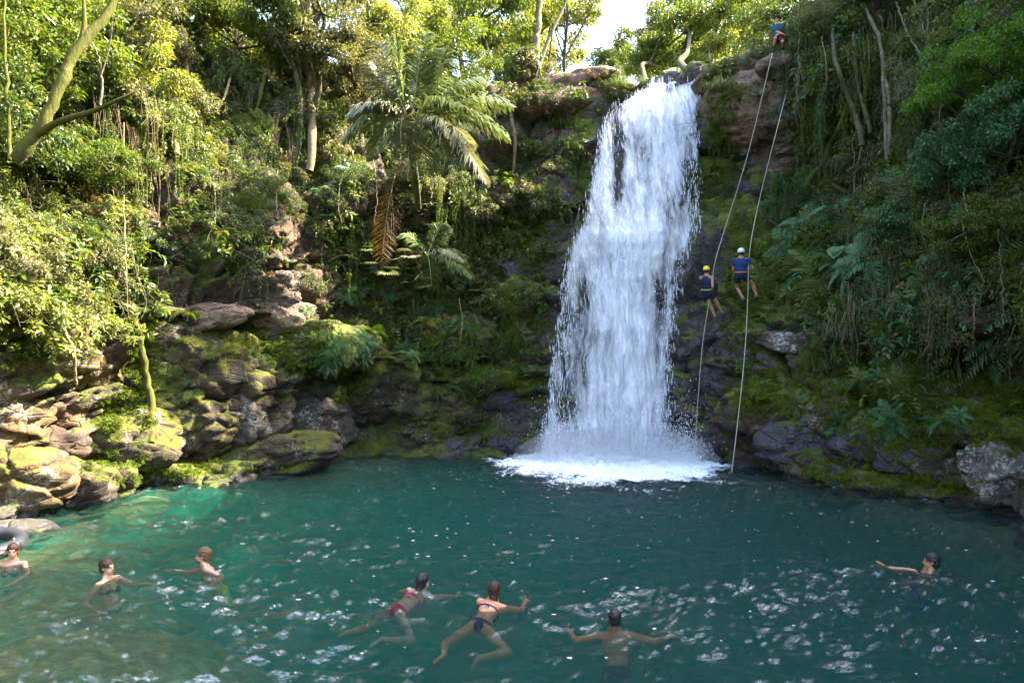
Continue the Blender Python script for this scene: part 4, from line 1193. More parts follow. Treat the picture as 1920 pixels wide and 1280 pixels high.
# ------------------------------------------------------------------ trees
ground_bvh = wall_bvh
def ground_z(x, y):
    hit, nr, fi, dist = ground_bvh.ray_cast(Vector((x, y, 80)), Vector((0, 0, -1)))
    return hit.z if hit else 15.0
CROWN = {}
for s in range(6):
    R = [(2.2, 2.2, 1.6), (2.6, 2.2, 1.3), (1.8, 1.8, 2.2), (2.4, 2.4, 1.8), (3.0, 2.4, 1.2), (1.7, 1.7, 1.5)][s]
    v, f, cs = g_crown(600 + s, R, lobes=[30, 32, 28, 34, 34, 24][s], per=270)
    CROWN[s] = (v, f, cs)
def tree(px, py, depth, kind, mat, label, scale=1.0, base=None, bark='bark', trunk_r=0.12, group='trees on the rim of the gorge'):
    """crown centred on the ray through (px, py) at depth; trunk stands on the slope below"""
    if depth < 27:
        h0, n0 = cast(px, max(py, 5))
        if h0.y > depth + 1 and h0.z < 17 and h0.y < 32: depth2 = max(depth, min(h0.y - 1.6 * scale - 0.6, depth + 9)); scale *= depth2 / depth; depth = depth2
    c = P(px, py, depth)
    hit, nr, fi, dist = wall_bvh.ray_cast(CAMV, (P(px + random.uniform(-25, 25), py + 1.0 * scale * FPX * 1.6 / depth, 10) - CAMV).normalized())
    if hit is not None and hit.y < depth + 7 and hit.z < c.z and base is None:
        bx, by, bz = hit.x, hit.y + 0.15, hit.z - 0.1
    else:
        bx, by = base if base else (c.x + random.uniform(-.6, .6), c.y + random.uniform(-.4, .9))
        bz = min(ground_z(bx, by), c.z - 0.8) - 0.2
    root = empty('tree', (bx, by, bz))
    tag(root, label, 'tree', group)
    v, f, cs = CROWN[kind]
    top = np.array(c - root.location)
    me = SH.get(('crown', kind, mat))
    if me is None:
        me = tri_mesh('crown', v, f, M[mat]); SH[('crown', kind, mat)] = me
    cr = bpy.data.objects.new('crown', me); COL.objects.link(cr)
    cr.parent = root; cr.location = top; cr.scale = (scale,) * 3; cr.rotation_euler = (0, 0, random.uniform(0, 6.28))
    g = Geo()
    rs = np.random.default_rng(int(px * 7 + py))
    n = 14
    mid = top * 0.5 + rs.normal(size=3) * 0.25
    pth = spline([np.zeros(3), mid * 0.55 + rs.normal(size=3) * 0.15, mid, top * 0.85 + rs.normal(size=3) * .1, top], n)
    g.add(*tube(pth, np.linspace(trunk_r, trunk_r * 0.3, n), 7))
    m = Matrix.Rotation(cr.rotation_euler.z, 3, 'Z')
    for k in range(9):
        e = top + np.array(m @ Vector(cs[k])) * scale
        st = pth[rs.integers(n // 2, n - 1)]
        g.add(*tube(bezier(st, (st + e) / 2 + rs.normal(size=3) * 0.2, e, 6), np.linspace(trunk_r * 0.35, 0.012, 6), 5))
    vv, ff = g.get()
    mesh_obj('trunk', vv, ff, M[bark], root)
    return root
TREES = [
 # behind the lip of the falls, against the bright sky
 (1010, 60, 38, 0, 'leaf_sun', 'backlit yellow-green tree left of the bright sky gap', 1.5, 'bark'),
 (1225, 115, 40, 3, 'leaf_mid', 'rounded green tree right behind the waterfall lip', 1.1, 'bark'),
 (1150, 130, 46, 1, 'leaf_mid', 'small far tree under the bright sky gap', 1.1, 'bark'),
 (1290, 55, 38, 1, 'leaf_mid', 'spreading tree above the right end of the waterfall lip', 1.4, 'bark'),
 (1240, 20, 48, 2, 'leaf_grey', 'tall pale tree in the haze above the waterfall', 1.4, 'bark_pale'),
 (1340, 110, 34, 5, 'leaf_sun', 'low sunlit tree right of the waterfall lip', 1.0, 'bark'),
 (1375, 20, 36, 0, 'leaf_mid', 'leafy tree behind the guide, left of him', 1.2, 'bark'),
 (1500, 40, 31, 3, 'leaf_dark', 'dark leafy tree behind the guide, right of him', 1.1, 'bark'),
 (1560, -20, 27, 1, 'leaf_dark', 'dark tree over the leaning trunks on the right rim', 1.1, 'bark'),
 (900, 30, 31, 1, 'leaf_mid', 'bushy green tree between palm and sky gap', 1.15, 'bark'),
 (960, 120, 33, 5, 'leaf_sun', 'sunlit shrub-like tree on top of the brown rocks', 0.9, 'bark'),
 (840, 100, 28, 3, 'leaf_mid', 'green tree right above the palm fronds', 0.85, 'bark'),
 (770, 10, 28, 0, 'leaf_sun', 'pale yellow tree over the tall palm', 1.1, 'bark'),
 (680, 40, 25, 4, 'leaf_sun', 'dry-looking sunlit tree left of the tall palm', 0.95, 'bark_pale'),
 (600, 20, 22, 2, 'leaf_grey', 'olive tree beside the root-wrapped trunk', 0.85, 'bark'),
 (520, 10, 21, 5, 'leaf_mid', 'dark green tree over the thin leaning trunk', 0.85, 'bark'),
 (350, 10, 17, 1, 'leaf_mid', 'tree above the sunlit hanging roots', 0.7, 'bark'),
 (60, 60, 14, 4, 'leaf_mid', 'fine-leaved tree filling the top left corner', 0.8, 'bark'),
 (230, 60, 16, 0, 'leaf_grey', 'olive leaved tree behind the mossy forked trunk', 0.7, 'bark'),
 (40, 220, 14, 5, 'leaf_dark', 'dark bushy tree under the top left canopy', 0.75, 'bark'),
 (1205, 95, 56, 0, 'leaf_grey', 'pale hazy tree far behind right of the sky gap', 1.3, 'bark'),
 (1300, 120, 50, 4, 'leaf_sun', 'low yellow far tree in the glow right of the falls', 1.5, 'bark'),
 (1420, 70, 44, 3, 'leaf_mid', 'green far tree between the glow and the guide', 1.6, 'bark'),
 (1340, 10, 45, 2, 'leaf_mid', 'tall far tree whose crown leaves the top edge right of the glow', 1.6, 'bark'),
 (960, 20, 42, 0, 'leaf_sun', 'backlit tree at the top edge left of the pale rim trunk', 1.6, 'bark'),
 (1060, -10, 34, 4, 'leaf_sun', 'overhanging branch-crown at the top edge left of the sky gap', 0.9, 'bark'),
 (880, -30, 36, 3, 'leaf_sun', 'tall sunlit tree leaving the top edge above the green bushy one', 1.5, 'bark'),
 (730, 70, 26, 5, 'leaf_mid', 'leafy crown between the pale yellow tree and the tall palm', 0.9, 'bark'),
 (640, 110, 23, 3, 'leaf_grey', 'olive bush tree left of the palm, over the rock wall', 0.8, 'bark'),
 (450, 60, 18, 4, 'leaf_sun', 'sunlit canopy around the looping liana', 0.75, 'bark'),
 (130, -20, 13, 0, 'leaf_sun', 'sunlit canopy at the top edge over the leaning mossy tree', 0.6, 'bark'),
 (290, 120, 16, 5, 'leaf_sun', 'sunlit bush tree left of the root column', 0.6, 'bark'),
 (180, 300, 13.5, 1, 'leaf_mid', 'leafy bush tree below the mossy side branch', 0.4, 'bark'),
 (30, 130, 12.8, 3, 'leaf_mid', 'dense dark crown at the upper left edge', 0.5, 'bark'),
 (820, 170, 27, 1, 'leaf_dark', 'dark crown right behind the tall palm', 0.8, 'bark'),
 (1550, 105, 27, 0, 'leaf_mid', 'leafy tree right of the guide over the brown rock', 0.7, 'bark'),
 # right wall
 (1640, 60, 24, 2, 'leaf_dark', 'grey-green tree around the pale twisted trunks', 0.9, 'bark'),
 (1720, -30, 20, 4, 'leaf_dark', 'dark canopy tree at the top of the right wall', 0.95, 'bark'),
 (1800, 165, 12.5, 3, 'leaf_bright', 'fresh bright green branch-tree leaning out at the upper right', 0.42, 'bark'),
 (1890, 90, 13.0, 4, 'leaf_bright', 'bright green tree at the top right edge', 0.50, 'bark'),
 (1900, 250, 14, 3, 'leaf_blue', 'blue-green tree on the right edge under the bright one', 0.55, 'bark'),
 (1780, 300, 15.5, 0, 'leaf_blue', 'soft blue-green bush tree in the middle of the right wall', 0.5, 'bark'),
 (1700, 400, 16.5, 5, 'leaf_blue', 'feathery green bush tree above the broad-leaved plants', 0.5, 'bark'),
 (1850, 420, 14, 1, 'leaf_mid', 'dense bush tree at the right edge over the dark hollow', 0.45, 'bark'),
 (1560, 150, 25, 5, 'leaf_grey', 'olive bush tree right of the brown rock face', 0.85, 'bark'),
 (1620, 300, 20, 5, 'leaf_grey', 'grey-leaved bush around the hanging vines', 0.55, 'bark'),
]
for i, (px, py, d, k, mat, lab, sc, bark) in enumerate(TREES):
    tree(px, py, d, k, mat, lab, sc, bark=bark, trunk_r=0.05 + 0.09 * sc)
# shading wood beyond the right rim, unseen; last four trees added for pool shade
for i, (x, y, z, sc) in enumerate([(16, 16, 20, 1.8), (17, 11, 20.5, 1.9), (15.5, 6, 19, 1.8), (18, 20, 21, 1.9), (16, 1, 19, 1.8), (14.0, 24, 20, 1.5), (19, 26, 22, 1.9), (19.5, 14, 19.5, 1.9), (17, 8.5, 18.5, 1.5), (19, 18, 20, 1.8), (14.5, 12.5, 18.0, 1.3)]):
    v = Vector((x, y, z)); px, py = pix(np.array(v))[0]
    tree(px, py, y, i % 5, 'leaf_mid', ['forest tree behind the right rim, nearest the pale trunks', 'forest tree above the middle of the right wall', 'forest tree above the pale boulder side of the right wall', 'far forest tree behind the right wall', 'forest tree nearest the camera above the right wall', 'forest tree behind the guide, beyond the rim', 'farthest forest tree right of the stream above the falls', 'unseen broad tree added for shade behind the middle of the right wall', 'unseen lower tree added for shade above the pale boulder', 'unseen wide tree added for shade behind the pale twisted trunks', 'unseen smaller tree added for shade leaning over the right wall'][i], sc, trunk_r=0.2, group='forest trees above the right wall')

# ------------------------------------------------------------------ bare trunks, lianas and roots (photo pixel, metres off the rock)
def stem(name, cat, label, pts, r0, r1, mat, out=0.35, n=26, sides=6, wob=0.012, group=None, depth=None, extra=None):
    rs = np.random.default_rng(abs(hash(label)) % 9999 if False else int(pts[0][0] * 13 + pts[0][1] * 7 + len(pts)))
    W = []
    for k, p in enumerate(pts):
        if len(p) == 3: W.append(np.array(P(p[0], p[1], p[2]))); continue
        hit, nr = cast(p[0], p[1], solid_bvh)
        d = depth if depth else max(6.0, hit.y - out)
        W.append(np.array(P(p[0], p[1], d)))
    W = np.array(W)
    if len(W) > 2 and not depth:       # smooth the depth so the stem does not zigzag
        y = W[:, 1].copy()
        y2 = np.convolve(np.r_[y[0], y, y[-1]], [.25, .5, .25], 'valid')
        W = np.array([np.array(CAMV + (Vector(w) - CAMV) * (b / w[1])) for w, b in zip(W, y2)])
    pth = spline(W, n) + rs.normal(size=(n, 3)) * wob * np.array([1, 1, .3])
    o0 = W[0]
    irr = 1 + 0.22 * fbm(np.stack([np.arange(n) * 0.55, np.full(n, pts[0][0] * .1), np.zeros(n)], 1), 2, 3)
    v, f = tube(pth, np.linspace(r0, r1, n) * irr, sides + 2)
    v = v + 0.18 * r0 * fbm(v * 6.0, 2, 8)[:, None] * np.array([1, 1, 0.3])
    g = Geo(); g.add(v, f)
    for e in (extra or []):
        e = [np.array(P(q[0], q[1], q[2] if len(q) > 2 else pth[n // 2][1])) for q in e]
        g.add(*tube(spline(e, 12), np.linspace(r0 * .6, r1 * .22, 12), 5))
    v, f = g.get()
    o = mesh_obj(name, v - o0, f, M[mat]); o.location = o0
    tag(o, label, cat, group)
    return o
stem('leaning_tree', 'tree', 'thick mossy trunk leaning up from the left bank', [(30, 300, 12.8), (80, 235, 12.8), (108, 170, 12.9), (140, 100, 13.1), (190, 40, 13.4), (232, -30, 13.8)], 0.125, 0.075, 'bark_moss', sides=9,
     extra=[[(75, 250, 12.8), (110, 228, 12.6), (170, 210, 12.4), (215, 190, 12.3), (255, 172, 12.4)], [(150, 90, 13.2), (158, 40, 13.2), (155, -20, 13.2)]])
stem('thin_trunk', 'tree trunk', 'straight thin trunk at the very left edge', [(18, 300, 13.2), (14, 180, 13.3), (9, 60, 13.5), (8, -30, 13.7)], 0.035, 0.02, 'bark_moss')
stem('forked_sapling', 'sapling', 'pale forked sapling behind the mossy branch', [(189, 200, 13.6), (190, 140, 13.6), (182, 100, 13.6), (165, 75, 13.6)], 0.03, 0.015, 'bark_pale', extra=[[(190, 140, 13.6), (205, 90, 13.6), (212, 40, 13.6)]])
stem('root_column', 'roots', 'sunlit column of hanging roots on the left wall', [(332, -20), (335, 90), (325, 200), (330, 290)], 0.16, 0.09, 'root', out=0.7, sides=7,
     extra=[[(318, 200), (315, 290), (326, 358)], [(335, 220), (340, 300), (338, 330)], [(330, 250), (322, 320), (331, 345)], [(345, 60), (352, 180), (345, 300)]])
stem('liana', 'liana', 'thick looping liana right of the sunlit root column', [(437, -20), (443, 60), (440, 110), (432, 150), (420, 185), (400, 212), (372, 205), (355, 180)], 0.05, 0.025, 'root', out=1.0)
stem('liana', 'liana', 'thin straight liana beside the looping one', [(482, -20), (474, 50), (462, 110)], 0.02, 0.012, 'bark_pale', out=1.0)
stem('slim_tree', 'tree', 'slim trunk leaning beside the white-leaved spray', [(520, -20), (508, 60), (506, 110), (492, 160), (480, 222)], 0.05, 0.07, 'bark_moss', out=0.9)
stem('strangled_trunk', 'tree trunk', 'trunk wrapped in brown roots above the rock hollow', [(572, -20), (574, 80), (580, 140), (584, 190), (586, 260), (580, 320)], 0.16, 0.12, 'root', out=0.6, sides=8,
     extra=[[(565, 20), (560, 110), (572, 185)], [(590, 10), (596, 100), (586, 190)]])
stem('fallen_log', 'log', 'mossy broken log leaning on the left wall', [(528, 232), (548, 208), (562, 192)], 0.07, 0.05, 'bark_moss', out=0.6)
stem('hanging_vine', 'vine', 'long thin vine hanging in front of the left rock hollow', [(231, 230), (232, 330), (234, 440), (238, 520), (239, 600)], 0.018, 0.010, 'root', out=1.0)
stem('hanging_vine', 'vine', 'short vine dangling under the sunlit shelf', [(138, 545), (141, 570), (142, 600)], 0.014, 0.008, 'bark_pale', out=0.6)
stem('mossy_root', 'root', 'thick moss-covered root hanging down to the left bank rocks', [(252, 600), (264, 650), (274, 700), (285, 760), (283, 830)], 0.085, 0.07, 'bark_moss', out=0.15, sides=8)
stem('sunlit_root', 'root', 'bright bleached root at the corner of the left bank', [(190, 420), (212, 455), (232, 500), (236, 540)], 0.05, 0.03, 'root', out=0.3, sides=7)
stem('sunlit_root', 'root', 'pale root running down from the golden shelf', [(92, 530), (95, 570), (135, 650), (142, 720)], 0.045, 0.03, 'root', out=0.3, sides=7)
stem('rim_trunk', 'tree trunk', 'pale trunk with a split base on the rim left of the falls', [(1004, 160, 29.5), (1006, 90, 30), (1010, 20, 30.5), (1014, -40, 31)], 0.20, 0.12, 'bark_pale', sides=8,
     extra=[[(1008, 130, 29.6), (1030, 70, 29.8), (1060, 5, 30), (1075, -40, 30)]])
stem('rim_trunk', 'tree trunk', 'thin upright stem beside the split pale trunk', [(1026, 150, 29.5), (1032, 90, 29.5), (1037, 50, 29.6)], 0.05, 0.03, 'bark')
stem('hanging_root', 'roots', 'brown root hanging over the left wall near the falls', [(958, 215), (966, 270), (962, 330)], 0.09, 0.05, 'root', out=0.5)
stem('far_trunk', 'tree trunk', 'dark leaning trunk against the yellow light behind the falls', [(1270, 110, 38), (1300, 70, 38), (1335, 40, 38)], 0.12, 0.08, 'bark')
stem('far_trunk', 'tree trunk', 'thin upright trunk in the yellow light behind the falls', [(1286, 115, 38), (1288, 60, 38), (1285, 10, 38)], 0.09, 0.05, 'bark')
stem('far_trunk', 'tree trunk', 'thin trunk nearest the guide in the yellow light', [(1313, 115, 38), (1312, 60, 38), (1314, 0, 38)], 0.07, 0.05, 'bark')
stem('pale_trunk', 'tree trunk', 'pale lichened trunk in the middle of the right wall', [(1663, 300), (1660, 220), (1656, 150), (1650, 80), (1625, 20), (1610, -30)], 0.065, 0.04, 'bark_pale', out=1.1, sides=7)
stem('pale_trunk', 'tree trunk', 'paired trunk just right of the pale lichened one', [(1668, 290), (1668, 200), (1655, 110), (1655, -20)], 0.07, 0.05, 'bark_pale', out=1.3)
stem('right_trunk', 'tree trunk', 'brown trunk leaning left above the vine tangle', [(1618, 275), (1606, 220), (1590, 180), (1570, 130), (1560, 60), (1556, -20)], 0.09, 0.05, 'bark', out=1.0, sides=7)
stem('right_trunk', 'tree trunk', 'slim trunk behind the leaning brown one', [(1632, 250), (1620, 200), (1608, 160), (1600, 60)], 0.06, 0.04, 'bark', out=0.9)
stem('bent_root', 'root', 'bent mossy root over the wet slabs on the right wall', [(1512, 350), (1522, 330), (1545, 305), (1556, 270), (1575, 235), (1612, 130)], 0.11, 0.05, 'bark_moss', out=0.7, sides=7)
stem('white_branch', 'branch', 'whitish bare branch at the upper right', [(1680, 5), (1695, 45), (1715, 85), (1745, 118)], 0.025, 0.018, 'bark_pale', out=1.6)
stem('white_branch', 'branch', 'second bare branch crossing beside the whitish one', [(1712, 0), (1730, 50), (1745, 100), (1750, 110)], 0.022, 0.015, 'bark_pale', out=1.6)
stem('thin_trunk', 'tree trunk', 'straight dark stem beside the bright green tree', [(1738, -20), (1740, 60), (1742, 135)], 0.035, 0.03, 'bark', out=1.7)
VIN = [(1597, 260, 1598, 400), (1618, 270, 1600, 370), (1640, 330, 1622, 420), (1663, 300, 1666, 350), (1560, 300, 1556, 360), (1700, 250, 1696, 330), (1735, 380, 1738, 470), (1810, 330, 1822, 420), (1872, 430, 1880, 615),
       (1828, 560, 1826, 650), (1800, 400, 1845, 530), (1900, 200, 1905, 330), (1640, 400, 1636, 470), (1540, 70, 1548, 170), (1500, 60, 1506, 150), (700, 300, 702, 420), (640, 330, 642, 430), (860, 560, 862, 640), (775, 560, 778, 600),
       (520, 320, 522, 420), (400, 330, 404, 420), (610, 80, 640, 180), (1680, 120, 1690, 200), (1765, 180, 1772, 290), (1590, 470, 1640, 430)]
VL = ['thin vine hanging left of the tangle of pale trunks', 'thin vine swinging left below the leaning brown trunk', 'thin vine below the slim trunk of the right wall', 'short vine under the foot of the pale lichened trunk',
 'thin vine beside the bent mossy root', 'thin vine right of the pale lichened trunk', 'thin vine in the shade below the bright green tree', 'thin vine hanging through the blue-green bush tree',
 'long vine hanging at the right edge over the dark hollow', 'vine dangling into the dark hollow', 'crooked long vine in the lower right thicket', 'thin vine near the right edge under the bright leaves',
 'short vine above the big blue-green leaves', 'thin vine right of the guide', 'thin vine close above the brown rock, right of the rope', 'thin vine left of the palm stem over dark leaves', 'thin vine left of the dead palm frond',
 'short vine over the overhanging leafy block', 'short rootlet under the fan palms', 'vine in the middle of the left wall below the fallen log', 'vine below the foot of the sunlit root column', 'vine high up between root-wrapped trunk and palm',
 'thin vine beside the second bare branch', 'thin vine below the straight dark stem', 'sloping bare vine across the middle of the right wall']
for k, (x0, y0, x1, y1) in enumerate(VIN):
    where = 'left wall' if x0 < 1000 else 'right wall'
    stem('hanging_vine', 'vine', VL[k], [(x0, y0), ((x0 + x1) / 2 + random.uniform(-8, 8), (y0 + y1) / 2), (x1, y1)], 0.016, 0.009, 'root' if k % 2 else 'bark_pale', out=0.9, sides=4,
         group=f'thin vines hanging over the {where}')

# ------------------------------------------------------------------ plants standing out on the walls
def plant(px, py, key, mat, sc, label, cat, name, out=0.12, rz=None, group=None, tilt=0.0):
    hit, nr = cast(px, py, solid_bvh)
    loc = hit + Vector((nr.x, nr.y, 0)).normalized() * out if nr.length else hit
    o = bpy.data.objects.new(name, shared(name, key, mat)); COL.objects.link(o)
    o.location = loc; o.scale = (sc,) * 3; o.rotation_euler = (tilt, 0, rz if rz is not None else random.uniform(-.6, .6))
    tag(o, label, cat, group)
    return o
PL = [
 (400, 440, 'fern0', 'leaf_sun', 0.75, 'pale yellow-green fern on the mossy bulge of the left wall', 'fern', 'fern'),
 (455, 515, 'bushfine0', 'leaf_bright', 0.75, 'fresh green cushion plant under the pale fern', 'shrub', 'shrub'),
 (510, 465, 'sprig1', 'leaf_mid', 0.9, 'leafy green spray right of the cushion plant', 'shrub', 'leafy_shrub'),
 (345, 590, 'fern1', 'leaf_mid', 0.7, 'fern on the dark overhanging slab of the left wall', 'fern', 'fern'),
 (300, 585, 'sprig2', 'leaf_mid', 0.7, 'leafy spray beside the fern on the dark slab', 'shrub', 'leafy_shrub'),
 (600, 640, 'grass0', 'grass', 0.8, 'bright green grass tuft on the moss-capped rock', 'grass tuft', 'grass_tuft'),
 (650, 660, 'grass1', 'grass', 0.65, 'smaller grass tuft right of the bright one', 'grass tuft', 'grass_tuft'),
 (690, 620, 'fern2', 'leaf_bright', 0.8, 'bright fern above the rounded rock by the cave', 'fern', 'fern'),
 (710, 580, 'bigleaf0', 'leaf_mid', 0.8, 'broad-leaved spray left of the fan palms', 'shrub', 'leafy_shrub'),
 (840, 400, 'bush0', 'leaf_grey', 1.1, 'rounded grey-green shrub under the drooping palm frond', 'shrub', 'shrub'),
 (800, 430, 'bushfine1', 'leaf_grey', 1.0, 'fine-leaved olive shrub left of the rounded one', 'shrub', 'shrub'),
 (900, 440, 'grass2', 'grass', 0.8, 'grassy tuft right of the rounded grey-green shrub', 'grass tuft', 'grass_tuft'),
 (860, 590, 'bigleaf1', 'leaf_bright', 0.7, 'light green climbing plant on the overhanging block', 'shrub', 'leafy_shrub'),
 (820, 640, 'curtain0', 'leaf_bright', 0.6, 'small-leaved curtain hanging over the dark recess', 'creeper', 'hanging_creeper'),
 (885, 640, 'curtain1', 'leaf_mid', 0.6, 'leaf curtain hanging at the edge of the overhanging block', 'creeper', 'hanging_creeper'),
 (955, 600, 'curtain2', 'leaf_bright', 0.7, 'vivid green leaf curtain left of the waterfall', 'creeper', 'hanging_creeper'),
 (980, 690, 'sprig3', 'leaf_bright', 0.7, 'green spray at the left foot of the waterfall', 'shrub', 'leafy_shrub'),
 (990, 300, 'bush1', 'leaf_mid', 0.9, 'green shrub left of the upper waterfall', 'shrub', 'shrub'),
 (1050, 240, 'grass3', 'grass', 0.9, 'mossy grass tuft left of the upper waterfall edge', 'grass tuft', 'grass_tuft'),
 (1085, 300, 'curtain3', 'leaf_bright', 0.9, 'vivid moss and leaf curtain along the upper left edge of the waterfall', 'creeper', 'hanging_creeper'),
 (1010, 370, 'sprig0', 'leaf_bright', 0.9, 'fresh green spray left of the middle of the waterfall', 'shrub', 'leafy_shrub'),
 (930, 340, 'broad0', 'leaf_mid', 0.6, 'small broad-leaved plant below the root near the falls', 'plant', 'broad_leaved_plant'),
 (1160, 165, 'grass0', 'grass', 0.9, 'grass tuft on the left end of the waterfall lip', 'grass tuft', 'grass_tuft'),
 (1345, 170, 'grass1', 'grass', 0.9, 'grass tuft on the right end of the waterfall lip', 'grass tuft', 'grass_tuft'),
 (1375, 190, 'fern3', 'leaf_grey', 0.9, 'dusty fern drooping over the brown rock face', 'fern', 'fern'),
 (1350, 240, 'curtain0', 'leaf_mid', 0.8, 'green curtain hanging right of the upper waterfall', 'creeper', 'hanging_creeper'),
 (1345, 320, 'sprig1', 'leaf_mid', 0.9, 'leafy spray beside the dark wet rock right of the falls', 'shrub', 'leafy_shrub'),
 (1545, 225, 'fern0', 'leaf_bright', 1.1, 'tall bright fern right of the brown rock face', 'fern', 'fern'),
 (1530, 285, 'bush2', 'leaf_bright', 0.9, 'bright green shrub under the tall fern', 'shrub', 'shrub'),
 (1510, 400, 'fern1', 'leaf_mid', 0.9, 'fern above the wet slab on the right wall', 'fern', 'fern'),
 (1380, 520, 'sprig2', 'leaf_bright', 0.8, 'light green spray between the two climbers', 'shrub', 'leafy_shrub'),
 (1440, 520, 'curtain1', 'leaf_bright', 0.8, 'small-leaved curtain right of the white-helmet climber', 'creeper', 'hanging_creeper'),
 (1450, 560, 'fern2', 'leaf_mid', 0.7, 'fern at the feet of the white-helmet climber', 'fern', 'fern'),
 (1500, 505, 'fern3', 'leaf_mid', 1.1, 'dense dark fern right of the white-helmet climber', 'fern', 'fern'),
 (1545, 480, 'fern0', 'leaf_blue', 1.2, 'blue-green fern frond cluster left of the big leaves', 'fern', 'fern'),
 (1590, 500, 'broad1', 'leaf_blue', 1.15, 'big blue-green lobed leaves in the middle of the right wall', 'plant', 'broad_leaved_plant'),
 (1565, 525, 'broad2', 'leaf_blue', 0.9, 'lower cluster of big blue-green leaves', 'plant', 'broad_leaved_plant'),
 (1640, 530, 'broad3', 'leaf_bright', 0.8, 'fresh green broad leaves right of the big blue-green ones', 'plant', 'broad_leaved_plant'),
 (1700, 525, 'broad0', 'leaf_bright', 0.8, 'pale green broad leaf by the vine tangle', 'plant', 'broad_leaved_plant'),
 (1690, 580, 'fern1', 'leaf_blue', 1.2, 'large fern arching right of the hanging grass', 'fern', 'fern'),
 (1720, 620, 'sprig3', 'leaf_mid', 0.9, 'leafy spray under the large arching fern', 'shrub', 'leafy_shrub'),
 (1600, 605, 'grass2', 'grass', 1.2, 'big tuft of long grass hanging on the right wall', 'grass tuft', 'grass_tuft'),
 (1630, 590, 'grass3', 'grass', 1.1, 'second hanging tuft beside the big one', 'grass tuft', 'grass_tuft'),
 (1575, 625, 'grass0', 'palm_pale', 1.0, 'dry straw-coloured grass drooping under the green tufts', 'grass tuft', 'grass_tuft'),
 (1625, 630, 'grass1', 'palm_pale', 1.1, 'drooping dry blades at the right of the straw tuft', 'grass tuft', 'grass_tuft'),
 (1545, 690, 'grass2', 'grass', 0.8, 'green grass tuft on the lower ledge of the right wall', 'grass tuft', 'grass_tuft'),
 (1690, 655, 'broad1', 'leaf_blue', 0.6, 'small broad leaves at the mouth of the dark hollow', 'plant', 'broad_leaved_plant'),
 (1680, 740, 'bigleaf2', 'leaf_mid', 0.9, 'leafy clump on the moss-covered ledge', 'shrub', 'leafy_shrub'),
 (1720, 760, 'sprig0', 'leaf_mid', 1.0, 'creeping green spray right of the leafy clump', 'shrub', 'leafy_shrub'),
 (1640, 790, 'sprig1', 'leaf_mid', 0.8, 'green spray hanging over the dark block', 'shrub', 'leafy_shrub'),
 (1880, 770, 'fern2', 'leaf_bright', 0.8, 'bright fern on the green rock at the right edge', 'fern', 'fern'),
 (1905, 740, 'bushfine2', 'leaf_bright', 0.8, 'green cushion plant at the right edge', 'shrub', 'shrub'),
 (1895, 680, 'bushfine3', 'moss_leaf', 0.7, 'mossy cushion on the wall at the right edge', 'shrub', 'shrub'),
 (30, 560, 'bigleaf3', 'leaf_sun', 0.9, 'sunlit broad leaves at the left edge above the golden shelf', 'shrub', 'leafy_shrub'),
 (40, 610, 'sprig2', 'leaf_sun', 1.0, 'sunlit spray on the golden shelf', 'shrub', 'leafy_shrub'),
 (245, 410, 'bigleaf0', 'leaf_sun', 0.7, 'bright leaf spray at the corner of the left bank', 'shrub', 'leafy_shrub'),
 (255, 300, 'bigleaf1', 'leaf_sun', 0.7, 'white-glinting leaves beside the long hanging vine', 'shrub', 'leafy_shrub'),
 (115, 320, 'fern3', 'leaf_mid', 0.9, 'green fern under the mossy trunk', 'fern', 'fern'),
 (530, 120, 'bigleaf2', 'leaf_sun', 0.9, 'whitish leaf spray right of the slim leaning trunk', 'shrub', 'leafy_shrub'),
 (400, 310, 'fern0', 'leaf_mid', 0.8, 'soft green fern right of the sunlit roots', 'fern', 'fern'),
 (370, 100, 'bigleaf3', 'leaf_bright', 0.9, 'lime green leaves on the sunlit root column', 'shrub', 'leafy_shrub'),
 (490, 10, 'bigleaf0', 'leaf_bright', 1.0, 'lime green leaves at the top edge left of centre', 'shrub', 'leafy_shrub'),
]
for px, py, key, mat, sc, lab, cat, nm in PL:
    plant(px, py, key, mat, sc, lab, cat, nm)

# ------------------------------------------------------------------ the tall palm, frond by frond
def palm(label, base, fronds, trunk=None, pd=20.3, leaf=0.5):
    root = empty('palm', P(*base))
    tag(root, label, 'palm')
    o0 = np.array(root.location)
    for k, (sx, sy, ex, ey, dd, ux, uy, mat, lf) in enumerate(fronds):
        a = np.array(P(sx, sy, base[2])) - o0
        e = np.array(P(ex, ey, base[2] + dd)) - o0
        up = np.array([ux, -0.12, uy])
        v, f = g_frond(a, e, up, 700 + k, pairs=60, leaf=lf * 1.9, w=0.06, droop=0.75, rr=0.022)
        mesh_obj('frond', v, f, M[mat], root, smooth=False)
    if trunk:
        pth = spline([np.array(P(x, y, d)) - o0 for x, y, d in trunk], 14)
        v, f = tube(pth, np.linspace(0.13, 0.09, 14) * (1 + 0.08 * np.sin(np.arange(14) * 2.1)), 8)
        mesh_obj('trunk', v, f, M['bark'], root)
    return root
